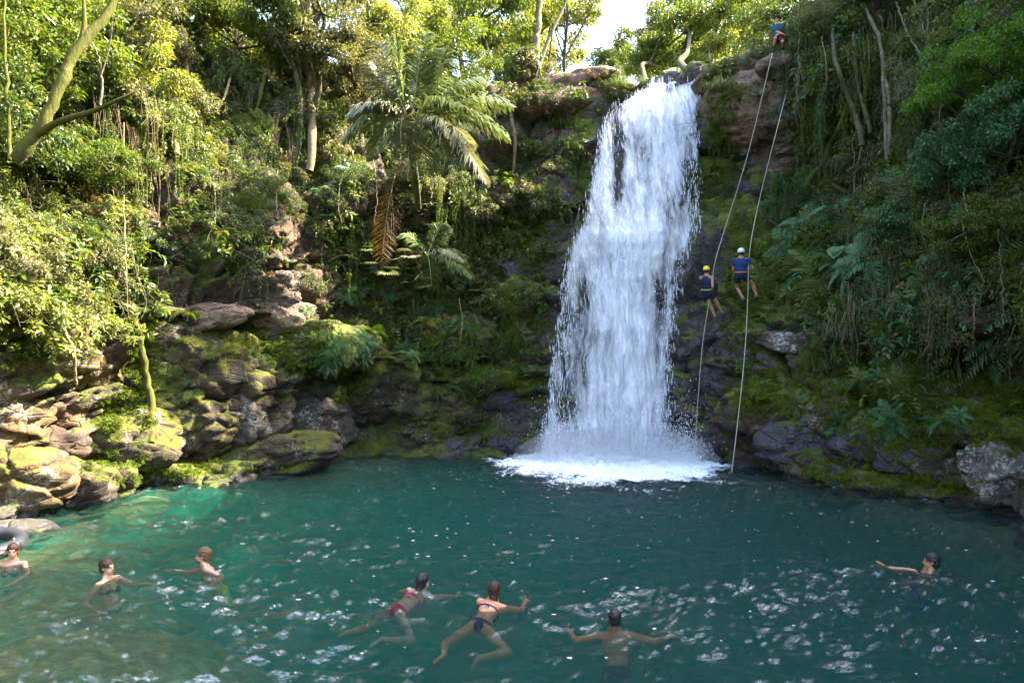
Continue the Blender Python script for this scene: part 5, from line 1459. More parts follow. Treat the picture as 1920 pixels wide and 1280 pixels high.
palm('tall palm with pale drooping fronds left of the waterfall', (768, 235, 20.3), [
    (765, 230, 742, 62, -0.6, -0.1, 0.1, 'palm', .55), (770, 228, 790, 95, 0.4, 0.05, 0.2, 'palm', .5), (775, 228, 838, 92, 0.3, 0.1, 0.25, 'palm', .45),
    (760, 228, 690, 120, 0.2, -0.2, 0.3, 'palm_pale', .4), (762, 230, 655, 222, -0.3, -0.2, 0.75, 'palm_pale', .45), (766, 232, 752, 275, -1.3, -0.15, 0.75, 'palm_pale', .5),
    (775, 230, 868, 200, -0.8, 0.0, 0.6, 'palm', .55), (780, 226, 955, 262, 0.1, 0.2, 0.9, 'palm', .5), (775, 238, 912, 345, -0.8, 0.3, 0.95, 'palm_pale', .5),
    (770, 240, 690, 200, -0.7, -0.1, 0.5, 'palm_pale', .42), (770, 232, 720, 150, 0.5, -0.2, 0.5, 'palm', .45), (768, 232, 712, 80, 0.2, -0.2, 0.4, 'palm_pale', .45), (772, 232, 800, 60, 0.6, 0, 0.2, 'palm', .5), (776, 232, 960, 200, 0.2, 0.1, 0.8, 'palm', .5), (764, 236, 645, 265, -0.3, -0.1, 0.8, 'palm', .45), (770, 236, 765, 330, -1.5, 0, 0.7, 'palm_pale', .45), (776, 240, 880, 270, -1.2, 0.2, 0.7, 'palm_pale', .5), (776, 232, 900, 150, 0.3, 0.2, 0.6, 'palm', .5), (772, 238, 800, 330, -1.2, 0.2, 0.6, 'palm', .45), (764, 238, 700, 290, -0.9, -0.2, 0.6, 'palm', .45), (772, 240, 840, 300, -1.1, 0.1, 0.7, 'palm', .4),
], trunk=[(768, 240, 20.3), (775, 300, 20.7), (782, 360, 21.6), (785, 390, 22.4)])
# dead frond hanging down
rt = empty('dead_palm_frond', P(738, 340, 20.2)); tag(rt, 'dead brown palm frond hanging straight down below the palm', 'palm frond')
o0 = np.array(rt.location)
v, f = g_frond(np.zeros(3), np.array(P(715, 495, 20.0)) - o0, (-0.02, -0.25, 0.1), 731, pairs=34, leaf=.62, w=.035, droop=.15, rr=.02)
mesh_obj('leaflets', v, f, M['palm_dry'], rt, smooth=False)
v, f = tube(spline([np.zeros(3), np.array([.03, .1, .25]), np.array([.12, .3, .5])], 6), 0.03, 5); mesh_obj('stalk', v, f, M['palm_dry'], rt)
palm('small palm with short fronds under the tall one', (800, 480, 20.6), [
    (800, 478, 870, 490, -0.5, 0.1, 0.4, 'palm_pale', .3), (800, 478, 885, 520, -0.8, 0.1, 0.4, 'palm', .3), (800, 478, 760, 440, 0.0, -.1, 0.3, 'palm', .3), (800, 478, 810, 540, -0.9, 0, 0.5, 'palm', .3),
    (800, 478, 830, 420, 0.1, 0.1, 0.2, 'palm', .3)], leaf=.3)
FAN = [(705, 515, 0, 'palm', 1.0, 'dark fan palm at the left of the fan palm cluster'), (745, 525, 1, 'palm', 1.1, 'large fan palm in the middle of the cluster'), (770, 500, 2, 'palm_pale', .9, 'pale fan palm above the middle one'),
       (790, 545, 3, 'palm', .9, 'fan palm with dry tips at the lower right of the cluster'), (735, 475, 0, 'palm', .8, 'small fan palm above the cluster beside the dead frond'), (880, 555, 2, 'leaf_sun', .7, 'yellowish fan-leaved plant right of the cluster'),
       (690, 480, 1, 'palm', .7, 'small dark fan palm left of the dead frond')]
for px, py, k, mat, sc, lab in FAN:
    plant(px, py, f'fan{k}', mat, sc, lab, 'fan palm', 'fan_palm', out=0.35, rz=random.uniform(-.3, .3))
# ------------------------------------------------------------------ people
def skin_mat(name, col):
    return simple_material(name, col, 0.32, 0.22, 14.0, 0.4, 0.05, sss=0.15)
M['skin_light'] = skin_mat('skin_light', (0.58, 0.33, 0.22)); M['skin_tan'] = skin_mat('skin_tan', (0.46, 0.23, 0.13)); M['skin_warm_lit'] = skin_mat('skin_warm_lit', (0.62, 0.28, 0.15))  # warm sunlight on the centre swimmers put into the last skin colour
M['hair_black'] = simple_material('hair_black', (0.012, 0.010, 0.010), 0.35, 0.5, 60.0, 0.5, 0.6)
M['hair_brown'] = simple_material('hair_brown', (0.055, 0.024, 0.011), 0.45, 0.5, 60.0, 0.4, 0.6)
M['hair_blond'] = simple_material('hair_sandy', (0.17, 0.095, 0.04), 0.5, 0.5, 60.0, 0.4, 0.6)
M['beard'] = simple_material('beard_reddish', (0.20, 0.075, 0.03), 0.7, 0.5, 60.0, 0.2, 0.6)
M['eye'] = simple_material('eye_dark', (0.02, 0.015, 0.01), 0.2)
def cloth(name, col, rough=0.8): return simple_material(name, col, rough, 0.35, 18.0, 0.3, 0.25)
M['navy'] = cloth('navy_cloth', (0.012, 0.022, 0.065)); M['blue_shirt'] = cloth('blue_shirt', (0.02, 0.045, 0.16)); M['pink'] = cloth('pink_cloth', (0.75, 0.03, 0.16))
M['bikini_blue'] = cloth('dark_blue_bikini', (0.03, 0.04, 0.10)); M['black'] = cloth('black_cloth', (0.012, 0.012, 0.014)); M['lime'] = cloth('lime_shorts', (0.35, 0.55, 0.02))
M['blue_shorts'] = cloth('bright_blue_shorts', (0.015, 0.08, 0.36)); M['teal'] = cloth('teal_shirt', (0.015, 0.08, 0.10)); M['red'] = cloth('red_harness', (0.45, 0.03, 0.03))
M['orange'] = cloth('orange_strap', (0.55, 0.16, 0.04)); M['helmet_yellow'] = simple_material('yellow_helmet', (0.80, 0.66, 0.02), 0.25); M['helmet_white'] = simple_material('white_helmet', (0.78, 0.76, 0.70), 0.3)
M['rope'] = simple_material('climbing_rope', (0.42, 0.40, 0.30), 0.8, 0.4, 40.0); M['shoe'] = simple_material('shoe_grey', (0.10, 0.10, 0.10), 0.7, 0.5, 30); M['tube_rubber'] = simple_material('black_rubber', (0.03, 0.032, 0.04), 0.35)
M['lime_strap'] = cloth('lime_strap', (0.35, 0.45, 0.10)); M['steel'] = simple_material('steel', (0.5, 0.5, 0.5), 0.3)

def V(*a): return np.array(a, float)
def un(a): a = np.asarray(a, float); return a / np.linalg.norm(a)
class Blobs:
    """collects solids that a voxel remesh fuses into one continuous skin"""
    def __init__(self): self.g = Geo()
    def ell(self, c, ax, r):
        th = np.linspace(0, math.pi, 13); ph = np.linspace(0, 2 * math.pi, 18, endpoint=False)
        T, H = np.meshgrid(th[1:-1], ph, indexing='ij')
        q = np.stack([np.sin(T) * np.cos(H), np.sin(T) * np.sin(H), np.cos(T)], -1).reshape(-1, 3)
        q = np.vstack([q, [[0, 0, 1], [0, 0, -1]]]) * np.array(r)
        v = c + q @ np.array(ax)
        n = 18; f = []
        for i in range(10):
            for j in range(n):
                a, b, c_, d = i * n + j, i * n + (j + 1) % n, (i + 1) * n + (j + 1) % n, (i + 1) * n + j
                f += [[a, d, c_], [a, c_, b]]
        N_ = len(v)
        for j in range(n):
            f += [[N_ - 2, j, (j + 1) % n], [N_ - 1, 10 * n + (j + 1) % n, 10 * n + j]]
        self.g.add(v, f)
    def cap(self, a, b, ra, rb, ends=(True, True)):
        a, b = np.asarray(a, float), np.asarray(b, float)
        v, f = tube([a, a * .75 + b * .25, (a + b) / 2, a * .25 + b * .75, b], np.interp(np.linspace(0, 1, 5), [0, 1], [ra, rb]), 12)
        n = len(v)
        v = np.vstack([v, a, b])
        f = f.tolist()
        for j in range(12):
            f += [[n, (j + 1) % 12, j], [n + 1, n - 12 + j, n - 12 + (j + 1) % 12]]
        self.g.add(v, f)
        I = np.eye(3)
        if ends[0]: self.ell(a, I, (ra,) * 3)
        if ends[1]: self.ell(b, I, (rb,) * 3)
    def build(self, name, mat, parent, voxel=0.009, smooth=5):
        v, f = self.g.get()
        o = mesh_obj(name, v, f, mat)
        rm = o.modifiers.new('r', 'REMESH'); rm.mode = 'VOXEL'; rm.voxel_size = voxel
        if smooth:
            sm = o.modifiers.new('s', 'SMOOTH'); sm.iterations = smooth; sm.factor = 0.5
        dg = bpy.context.evaluated_depsgraph_get()
        me = bpy.data.meshes.new_from_object(o.evaluated_get(dg))
        me.name = name
        bpy.data.objects.remove(o)
        if not me.materials: me.materials.append(mat)
        me.polygons.foreach_set('use_smooth', np.ones(len(me.polygons), dtype=bool))
        r = bpy.data.objects.new(name, me); COL.objects.link(r)
        r.parent = parent
        return r
def ik(a, t, l1, l2, hint):
    a, t, hint = map(lambda q: np.asarray(q, float), (a, t, hint))
    d = t - a; L = min(np.linalg.norm(d), (l1 + l2) * 0.995); dn = un(d)
    x = (l1 * l1 - l2 * l2 + L * L) / (2 * L); h = math.sqrt(max(l1 * l1 - x * x, 0))
    s = hint - dn * np.dot(hint, dn); s = un(s) if np.linalg.norm(s) > 1e-6 else V(0, 0, 1)
    return a + dn * x + s * h, a + dn * L
def Wz(px, py, z):
    """world point on the photo ray at height z"""
    d = (CAM_Z - z) * FPX / (py - HORIZON)
    return np.array(P(px, py, d))

def person(label, pelvis, spine, front, head_fwd, arms, legs, k=1.0, female=False, skin='skin_light', head_tilt=(0, 0, 1), bend=0.0, flat=False):
    """arms / legs: two of (target, hint); everything in world space; the root Empty stands at the pelvis"""
    pelvis = np.asarray(pelvis, float); s = un(spine); fr = un(np.asarray(front, float) - s * np.dot(front, s)); side = np.cross(fr, s)
    root = empty('person', Vector(pelvis)); tag(root, label, 'person')
    O = pelvis
    sk = {}
    neck = s * 0.50 * k + fr * bend
    sh = 0.17 if female else 0.20
    B_ = Blobs(); A = [side, fr, s]
    B_.ell(V(0, 0, 0) * 0 + s * 0.02 * k, A, (0.165 * k, 0.115 * k, 0.13 * k))
    B_.ell(s * 0.17 * k + fr * bend * .3, A, ((0.125 if female else 0.145) * k, 0.092 * k, 0.16 * k))
    B_.ell(s * 0.33 * k + fr * bend * .6, A, ((0.145 if female else 0.175) * k, 0.108 * k, 0.17 * k))
    B_.ell(s * 0.43 * k + fr * bend * .85, A, (sh * k, 0.08 * k, 0.075 * k))
    if female:
        for q in (-1, 1): B_.ell(s * 0.31 * k + side * q * .07 * k + fr * (.085 * k + bend * .6), A, (.055 * k, .045 * k, .055 * k))
    S = [neck - s * 0.055 * k + side * q * sh * k for q in (-1, 1)]
    B_.cap(S[0], S[1], .052 * k, .052 * k)
    hu = un(np.asarray(head_tilt, float)); hf = un(np.asarray(head_fwd, float) - hu * np.dot(head_fwd, hu)); hs = np.cross(hf, hu)
    nb = neck - s * .02 * k; hc = neck + un(s * .4 + hu * .8) * 0.155 * k
    B_.cap(nb, hc - hu * .06 * k, .066 * k, .056 * k); B_.cap(nb - s * .03 * k - side * .10 * k, hc - hu * .08 * k, .03 * k, .045 * k); B_.cap(nb - s * .03 * k + side * .10 * k, hc - hu * .08 * k, .03 * k, .045 * k)
    H = [hs, hf, hu]
    B_.ell(hc + hu * .025 * k - hf * .012 * k, H, (.074 * k, .092 * k, .088 * k))
    B_.ell(hc - hu * .045 * k + hf * .03 * k, H, (.055 * k, .062 * k, .062 * k))
    B_.ell(hc - hu * .088 * k + hf * .062 * k, H, (.026 * k, .022 * k, .018 * k))
    B_.cap(hc + hu * .022 * k + hf * .082 * k, hc - hu * .022 * k + hf * .104 * k, .009 * k, .013 * k)
    B_.cap(hc + hu * .032 * k + hf * .078 * k - hs * .03 * k, hc + hu * .032 * k + hf * .078 * k + hs * .03 * k, .011 * k, .011 * k)
    B_.cap(hc - hu * .05 * k + hf * .086 * k - hs * .016 * k, hc - hu * .05 * k + hf * .086 * k + hs * .016 * k, .008 * k, .008 * k)
    for q in (-1, 1): B_.ell(hc + hs * q * .077 * k - hu * .005 * k, H, (.010 * k, .018 * k, .030 * k))
    J = {'neck': neck, 'head': hc, 'H': H, 'A': A, 'S': S}
    for i, (tg, hint) in enumerate(arms):
        if tg is None: continue
        t_ = np.asarray(tg, float) - O
        el, wr = ik(S[i], t_, .29 * k, .25 * k, hint)
        B_.cap(S[i], el, .050 * k, .038 * k); B_.cap(el, wr, .039 * k, .025 * k)
        hd = un(wr - el)
        if flat: hd = un(hd * V(1, 1, .2))
        pn = un(np.cross(hd, np.cross(V(0, 0, 1), hd)) + 1e-6); sd = un(np.cross(hd, pn))
        pc = wr + hd * .045 * k
        B_.ell(pc, [sd, pn, hd], (.038 * k, .016 * k, .050 * k))
        for j, fl in enumerate((.055, .068, .064, .048)):
            b0 = pc + hd * .035 * k + sd * (j - 1.5) * .021 * k
            b1 = b0 + (hd + sd * (j - 1.5) * .10) * fl * .55 * k
            B_.cap(b0, b1, .0095 * k, .009 * k)
            B_.cap(b1, b1 + un(hd - pn * .35) * fl * .5 * k, .009 * k, .008 * k)
        q = 1 if i == 0 else -1
        b0 = wr + hd * .02 * k - sd * q * .02 * k
        B_.cap(b0, b0 + un(hd * .6 - sd * q * .8) * .055 * k, .012 * k, .009 * k)
        J[f'arm{i}'] = (S[i], el, wr)
    for i, (tg, hint, toe) in enumerate(legs):
        hp = side * (-.088 if i == 0 else .088) * k - s * .03 * k
        t_ = np.asarray(tg, float) - O
        kn, an = ik(hp, t_, .43 * k, .42 * k, hint)
        B_.cap(hp, kn, .082 * k, .054 * k); B_.cap(kn, kn * .65 + an * .35, .052 * k, .054 * k); B_.cap(kn * .65 + an * .35, an, .053 * k, .033 * k)
        td = un(toe)
        B_.cap(an - td * .03 * k - s * 0.0, an + td * .15 * k, .032 * k, .026 * k)
        B_.cap(an + td * .13 * k, an + td * .185 * k, .028 * k, .018 * k)
        J[f'leg{i}'] = (hp, kn, an, td)
    body = B_.build('body', M[skin], root)
    for q in (-1, 1):
        E = Blobs(); E.ell(hc + hf * .081 * k + hs * q * .030 * k + hu * .012 * k, H, (.011 * k, .009 * k, .008 * k))
        v, f = E.g.get(); mesh_obj('eye', v, f, M['eye'], root)
    J['k'] = k; J['root'] = root; J['female'] = female; J['bend'] = bend
    return J
def hair(J, mat, long=0, bun=False, beard=None, crop=False):
    k = J['k']; hc = J['head']; hs, hf, hu = J['H']; B_ = Blobs(); r = .005 if crop else .020
    B_.ell(hc + hu * .045 * k - hf * .026 * k, J['H'], (.076 * k + r * .5, .086 * k + r, .075 * k + r))
    B_.ell(hc - hu * .005 * k - hf * .045 * k, J['H'], (.070 * k + r * .5, .058 * k + r, .075 * k + r))
    for q in (-1, 1): B_.ell(hc + hs * q * .066 * k + hu * .03 * k - hf * .01 * k, J['H'], (.014 * k + r * .4, .04 * k, .045 * k))
    if long:
        end = hc - J['A'][2] * .0 - hu * .12 * k - hf * .09 * k
        B_.cap(hc - hf * .05 * k, end, .066 * k, .058 * k)
        for j in range(7):
            a = end + hs * (j - 3) * .016 * k
            e = J['neck'] * .0 + end + un(-hf * .9 - hu * .6 + hs * (j - 3) * .32) * long * k
            B_.cap(a, e, .024 * k, .009 * k)
    if bun:
        B_.ell(hc + hu * .085 * k - hf * .095 * k, J['H'], (.034 * k, .034 * k, .030 * k))
    o = B_.build('hair', M[mat], J['root'], 0.008, 3)
    # strands: roughen the surface
    me = o.data; n = len(me.vertices); co = np.empty(n * 3, np.float32); me.vertices.foreach_get('co', co); co = co.reshape(-1, 3)
    c2 = co.astype(float) - hc
    d = 0.010 * fbm(np.stack([c2 @ hs * 130, c2 @ hf * 40, c2 @ hu * 30], 1), 3, 5)
    co = co + (un_rows(c2) * d[:, None]).astype(np.float32); me.vertices.foreach_set('co', co.ravel()); me.update()
    if beard:
        B_ = Blobs(); B_.ell(hc - hu * .072 * k + hf * .05 * k, J['H'], (.052 * k, .052 * k, .036 * k)); B_.cap(hc - hu * .035 * k + hf * .094 * k - hs * .022 * k, hc - hu * .035 * k + hf * .094 * k + hs * .022 * k, .008 * k, .008 * k)
        B_.build('beard', M[beard], J['root'], 0.008, 2)
def un_rows(a): return a / (np.linalg.norm(a, axis=1, keepdims=True) + 1e-9)
def trunks(J, mat, length=0.5, grow=.014, name='shorts'):
    k = J['k']; B_ = Blobs(); s = J['A'][2]
    B_.ell(s * .025 * k, J['A'], (.167 * k + grow, .115 * k + grow, .115 * k + grow))
    for i in (0, 1):
        hp, kn, an, td = J[f'leg{i}']
        B_.cap(hp, hp + (kn - hp) * length, .084 * k + grow, .072 * k + grow * 1.3, (True, False))
    if length > .9:
        for i in (0, 1):
            hp, kn, an, td = J[f'leg{i}']; B_.cap(hp * .1 + kn * .9, an, .072 * k, .055 * k)
    return B_.build(name, M[mat], J['root'], 0.010, 2)
def brief(J, mat):
    k = J['k']; s = J['A'][2]; sd = J['A'][0]; fr = J['A'][1]; B_ = Blobs()
    B_.ell(s * .02 * k, J['A'], (.172 * k, .123 * k, .075 * k))
    B_.ell(-s * .045 * k - fr * .03 * k, J['A'], (.085 * k, .095 * k, .07 * k))
    return B_.build('bikini_bottom', M[mat], J['root'], 0.009, 2)
def bra(J, mat, tie=True):
    k = J['k']; s = J['A'][2]; fr = J['A'][1]; bd = J['bend']; g = Geo(); root = J['root']
    th = np.linspace(0, 2 * math.pi, 33); c = s * .315 * k + fr * bd * .6
    pth = np.array([c + J['A'][0] * math.cos(a) * .151 * k + fr * math.sin(a) * .112 * k for a in th])
    g.add(*tube(pth, .008, 5))
    for q in (-1, 1):
        B_ = Blobs(); B_.ell(s * 0.31 * k + J['A'][0] * q * .07 * k + fr * (.087 * k + bd * .6), J['A'], (.060 * k, .050 * k, .058 * k)); v, f = B_.g.get(); g.add(v, f)
        g.add(*tube(bezier(s * .36 * k + J['A'][0] * q * .07 * k + fr * .11 * k, s * .46 * k + J['A'][0] * q * .075 * k + fr * .08 * k, s * .5 * k + J['A'][0] * q * .03 * k - fr * .05 * k, 7), .005, 4))
    if tie:
        for q in (-1, 1): g.add(*tube([c - fr * .112 * k, c - fr * .118 * k - s * .035 * k + J['A'][0] * q * .014, c - fr * .116 * k - s * .065 * k + J['A'][0] * q * .02], .005, 4))
    v, f = g.get(); mesh_obj('bikini_top', v, f, M[mat], root)
def shirt(J, mat, sleeves=True, grow=.012, name='shirt'):
    k = J['k']; s, fr = J['A'][2], J['A'][1]; bd = J['bend']; B_ = Blobs(); w = 0.145 if J['female'] else 0.175
    B_.ell(s * .06 * k, J['A'], (.155 * k + grow, .108 * k + grow, .10 * k))
    B_.ell(s * 0.17 * k + fr * bd * .3, J['A'], (.148 * k + grow, .095 * k + grow, .16 * k))
    B_.ell(s * 0.33 * k + fr * bd * .6, J['A'], (w * k + grow, .108 * k + grow, .165 * k + grow))
    B_.ell(s * 0.43 * k + fr * bd * .85, J['A'], ((.19 if sleeves else .15) * k + grow, .08 * k + grow, .07 * k + grow))
    if sleeves:
        for i in (0, 1):
            S, el, wr = J[f'arm{i}']
            B_.cap(S, S + (el - S) * .55, .056 * k + grow, .050 * k + grow * 1.3, (True, False))
    return B_.build(name, M[mat], J['root'], 0.010, 2)
def helmet(J, mat):
    k = J['k']; hc = J['head']; hs, hf, hu = J['H']
    B_ = Blobs(); B_.ell(hc + hu * .048 * k - hf * .008 * k, J['H'], (.102 * k, .122 * k, .092 * k))
    o = B_.build('helmet', M[mat], J['root'], .008, 2)
    bm = bmesh.new(); bm.from_mesh(o.data)
    cut = hc + hu * .012 * k
    bmesh.ops.bisect_plane(bm, geom=bm.verts[:] + bm.edges[:] + bm.faces[:], plane_co=cut, plane_no=hu + hf * -.12, clear_inner=True)
    bmesh.ops.solidify(bm, geom=bm.faces[:], thickness=0.008) if False else None
    bm.to_mesh(o.data); bm.free()
    g = Geo()
    th = np.linspace(0, 2 * math.pi, 33)
    g.add(*tube(np.array([cut + hs * math.cos(a) * .103 * k + hf * (math.sin(a) * .124 - .008) * k for a in th]), .007, 5))
    for q in (-1, 0, 1):
        g.add(*tube(np.array([hc + hu * (.048 + .0925 * math.sin(a)) * k + hf * (-.008 + .121 * math.cos(a)) * k * (1 if q == 0 else .8) + hs * q * .05 * k for a in np.linspace(.35, math.pi - .35, 12)]), .006, 5))
    v, f = g.get(); mesh_obj('helmet_rib', v, f, M[mat], o)
    g = Geo()
    for q in (-1, 1): g.add(*tube(bezier(hc + hs * q * .09 * k + hu * .02 * k, hc + hs * q * .085 * k - hu * .06 * k, hc - hu * .105 * k + hf * .05 * k, 6), .005, 4))
    v, f = g.get(); mesh_obj('chin_strap', v, f, M['black'], o)
def harness(J, mat, legcol):
    k = J['k']; A = J['A']; s = A[2]; root = J['root']
    th = np.linspace(0, 2 * math.pi, 29)
    v, f = tube(np.array([s * .085 * k + A[0] * math.cos(a) * .186 * k + A[1] * math.sin(a) * .136 * k for a in th]), .020 * k, 6)
    mesh_obj('waist_belt', v, f, M[mat], root)
    for i in (0, 1):
        hp, kn, an, td = J[f'leg{i}']; ax = un(kn - hp); a1 = un(np.cross(ax, A[1])); a2 = np.cross(ax, a1); c = hp + ax * .10 * k
        v, f = tube(np.array([c + (a1 * math.cos(a) + a2 * math.sin(a)) * .104 * k for a in th]), .014 * k, 5)
        mesh_obj('leg_loop', v, f, M[legcol], root)
    g = Geo()
    c = s * .07 * k + A[1] * .17 * k
    g.add(*tube(np.array([c + s * math.sin(a) * .05 + A[0] * math.cos(a) * .025 for a in th]), .008, 5))
    v, f = g.get(); mesh_obj('carabiner', v, f, M['steel'], root)
def shoes(J, mat):
    k = J['k']
    for i in (0, 1):
        hp, kn, an, td = J[f'leg{i}']; B_ = Blobs()
        B_.cap(an - td * .03 * k, an + td * .15 * k, .042 * k, .036 * k); B_.cap(an + td * .13 * k, an + td * .19 * k, .036 * k, .026 * k)
        B_.build('shoe', M[mat], J['root'], .009, 2)

# --- swimmers (depths from the waterline)
def swim(head_px, head_py, water_py):
    return 3.0 * FPX / (water_py - HORIZON)
# bun woman, facing right
d = swim(0, 0, 1098); hc = np.array(P(204, 1057, d)); nk = hc - V(.02, 0, .15)
sp = un(V(-.10, 0, 1)); pel = nk - sp * .50
J = person('woman with a hair bun in the sunlit left shallows, one arm stretched to the right', pel, sp, V(1, -.25, 0), V(1, -.25, 0),
           [(nk + V(.52, .14, -.16), V(0, .3, -1)), (nk + V(.06, -.30, -.40), V(-1, -.3, -.3))],
           [(pel + V(-.15, .35, -.65), V(1, 0, .2), (-1, 0, -.5)), (pel + V(.05, .2, -.75), V(1, 0, .2), (1, 0, -.5))], k=.92, female=True, skin='skin_light', flat=True)
hair(J, 'hair_brown', bun=True); bra(J, 'bikini_blue'); brief(J, 'bikini_blue')
# bearded man facing left
d = swim(0, 0, 1072); hc = np.array(P(378, 1038, d)); nk = hc - V(-.03, 0, .15)
sp = un(V(-.5, 0, .85)); pel = nk - sp * .50
J = person('bearded sandy-haired man facing the bun woman, one arm stretched to the left', pel, sp, V(-.9, -.45, -.2), V(-1, -.3, -.05),
           [(nk + V(.20, -.35, -.24), V(1, -.2, -.3)), (nk + V(-.53, .16, -.14), V(0, .2, -1))],
           [(pel + V(.6, .15, -.3), V(0, 0, -1), (1, 0, -.3)), (pel + V(.55, -.15, -.42), V(0, 0, -1), (1, 0, -.3))], k=.94, skin='skin_light', flat=True)
hair(J, 'hair_blond', beard='beard'); trunks(J, 'lime', .75)
# woman at the left edge, hand on face
d = swim(0, 0, 1062); hc = np.array(P(20, 1026, d)); nk = hc - V(-.03, 0, .15)
pel = nk - un(V(-.03, .1, 1)) * .50
J = person('woman in a dark bikini at the left edge, one hand raised to her face', pel, V(-.03, .1, 1), V(.25, -1, 0), V(.45, -.9, -.1),
           [(nk + V(.26, -.34, -.27), V(1, .1, -.2)), (hc + V(-.09, -.13, -.06), V(-.3, -.6, -1))],
           [(pel + V(.2, -.7, -.2), V(0, -1, .4), (0, -1, 0)), (pel + V(-.1, -.7, -.2), V(0, -1, .4), (0, -1, 0))], k=.90, female=True, skin='skin_light', flat=True)
hair(J, 'hair_brown'); bra(J, 'bikini_blue', False); brief(J, 'bikini_blue')
# inner tube behind her
t_ = empty('inner_tube', P(-22, 1030, 11.1)); tag(t_, 'black inner tube floating behind the woman at the left edge', 'inner tube')
th = np.linspace(0, 2 * math.pi, 49)
v, f = tube(np.array([[.42 * math.cos(a), .42 * math.sin(a), 0] for a in th]), .12, 16); tb = mesh_obj('tube', v, f, M['tube_rubber'], t_); t_.rotation_euler = (math.radians(8), math.radians(6), 0)
t_.location.z = 0.10
v, f = tube([(.42, 0, .11), (.42, 0, .15)], .012, 8); mesh_obj('valve', v, f, M['steel'], t_)
# black-haired woman, pink bikini, prone
hd = np.array(P(797, 1087, swim(0, 0, 1110))); nk = hd - V(.03, .02, .14); hip = Wz(768, 1128, -.05); sp = un(nk - hip); hip = nk - sp * .49
J = person('woman with long wet black hair and a pink bikini bottom swimming away', hip, sp, V(.1, .5, -1), V(.75, .8, .1),
           [(nk + V(-.22, .38, -.18), V(-1, 0, 0)), (nk + V(.38, .16, -.12), V(.3, 1, -.2))],
           [(hip + V(-.50, -.32, -.12), V(-.4, .6, -.5), (-1, -.4, -.2)), (hip + V(-.14, -.36, -.20), V(1, -.3, -.3), (-.6, -.8, -.2))], k=.90, female=True, skin='skin_light', flat=True)
hair(J, 'hair_black', long=.26); brief(J, 'pink'); bra(J, 'pink')
# woman with blue bikini bottom, prone
hd = np.array(P(926, 1102, swim(0, 0, 1132))); nk = hd - V(0, .03, .14); hip = Wz(909, 1157, -.05); sp = un(nk - hip); hip = nk - sp * .49
J = person('woman with tied dark hair and a dark blue bikini swimming away', hip, sp, V(0, .6, -1), V(.1, 1, 0),
           [(nk + V(-.17, .44, -.22), V(-1, 0, 0)), (nk + V(.40, .20, -.10), V(.4, -1, -.3))],
           [(hip + V(-.38, -.52, -.12), V(-.8, .2, -.4), (-.6, -.8, -.2)), (hip + V(-.02, -.36, -.22), V(1, -.2, -.3), (-.3, -1, -.4))], k=.90, female=True, skin='skin_warm_lit', flat=True)
hair(J, 'hair_brown', long=.05, bun=True); brief(J, 'bikini_blue'); bra(J, 'bikini_blue')
# short-haired man, back to the camera, arms spread
d = swim(0, 0, 1184); hc = np.array(P(1152, 1152, d)); nk = hc - V(0, 0, .14); sp = un(V(0, .40, 1)); pel = nk - sp * .50
J = person('short-haired man seen from behind, both arms spread on the water in the foreground', pel, sp, V(0, 1, -.3), V(0, 1, .05),
           [(nk + V(-.50, .14, -.10), V(-.1, -1, -.1)), (nk + V(.62, .04, -.12), V(0, -1, -.1))],
           [(pel + V(-.2, -.65, -.4), V(0, .6, -1), (0, -1, -.5)), (pel + V(.2, -.6, -.45), V(0, .6, -1), (0, -1, -.5))], k=.92, skin='skin_warm_lit', flat=True)
hair(J, 'hair_black', crop=True); trunks(J, 'navy', .6)
# man at the right, floating upright facing left, foot up
d = swim(0, 0, 1080); hc = np.array(P(1742, 1049, d)); nk = hc - V(-.02, 0, .14); sp = un(V(.10, -.25, .85)); pel = nk - sp * .50
J = person('dark-haired man in blue shorts at the right side, one foot up, arm reaching left', pel, sp, V(-1, .5, .1), V(-1, .3, 0),
           [(nk + V(-.60, -.22, -.12), V(0, -1, -.2)), (nk + V(-.15, .50, -.32), V(0, .5, -1))],
           [(pel + V(-.2, .1, -.7), V(-1, 0, 0), (-1, 0, -.3)), (nk + V(-.34, .52, -.13), V(-.3, 0, 1), (-.7, 0, .45))], k=.94, skin='skin_tan', flat=True)
hair(J, 'hair_black'); trunks(J, 'blue_shorts', .85)

# --- two climbers on the wet rock
def wall_d(px, py): return cast(px, py, solid_bvh)[0].y
dA = min(wall_d(1345, 600), wall_d(1360, 600), wall_d(1330, 560)) - .28
feet = [np.array(P(1342, 596, dA + .12)), np.array(P(1360, 595, dA + .22))]
pel = np.array(P(1326, 548, dA - .15)); sp = un(V(-.10, -.18, 1))
J = person('climber in a yellow helmet and dark sleeveless wetsuit roping down beside the falls', pel, sp, V(.75, .65, 0), V(.5, .85, -.1),
           [(pel + V(.20, .22, .28), V(-.3, 0, -1)), (pel + V(.16, -.06, .02), V(-.2, -.6, -.4))],
           [(feet[0], V(.6, 1, .3), (.6, .8, .05)), (feet[1], V(.8, .6, .5), (.7, .7, .05))], k=1.0, skin='skin_tan', head_tilt=(.05, .05, 1))
shirt(J, 'navy', sleeves=False, name='vest'); trunks(J, 'navy', .48); helmet(J, 'helmet_yellow'); hair(J, 'hair_brown', crop=True); harness(J, 'lime_strap', 'black'); shoes(J, 'shoe')
A0 = J
bag = empty('rope_bag', Vector(pel + V(.24, .0, .10))); tag(bag, 'small black rope bag hanging at the hip of the yellow-helmet climber', 'bag')
B_ = Blobs(); B_.cap(V(0, 0, -.14), V(0, 0, .12), .075, .085); B_.build('bag_body', M['black'], bag, .010, 2)
v, f = tube(bezier(V(-.06, 0, .15), V(0, 0, .32), V(.06, 0, .15), 8), .010, 5); mesh_obj('strap', v, f, M['black'], bag)
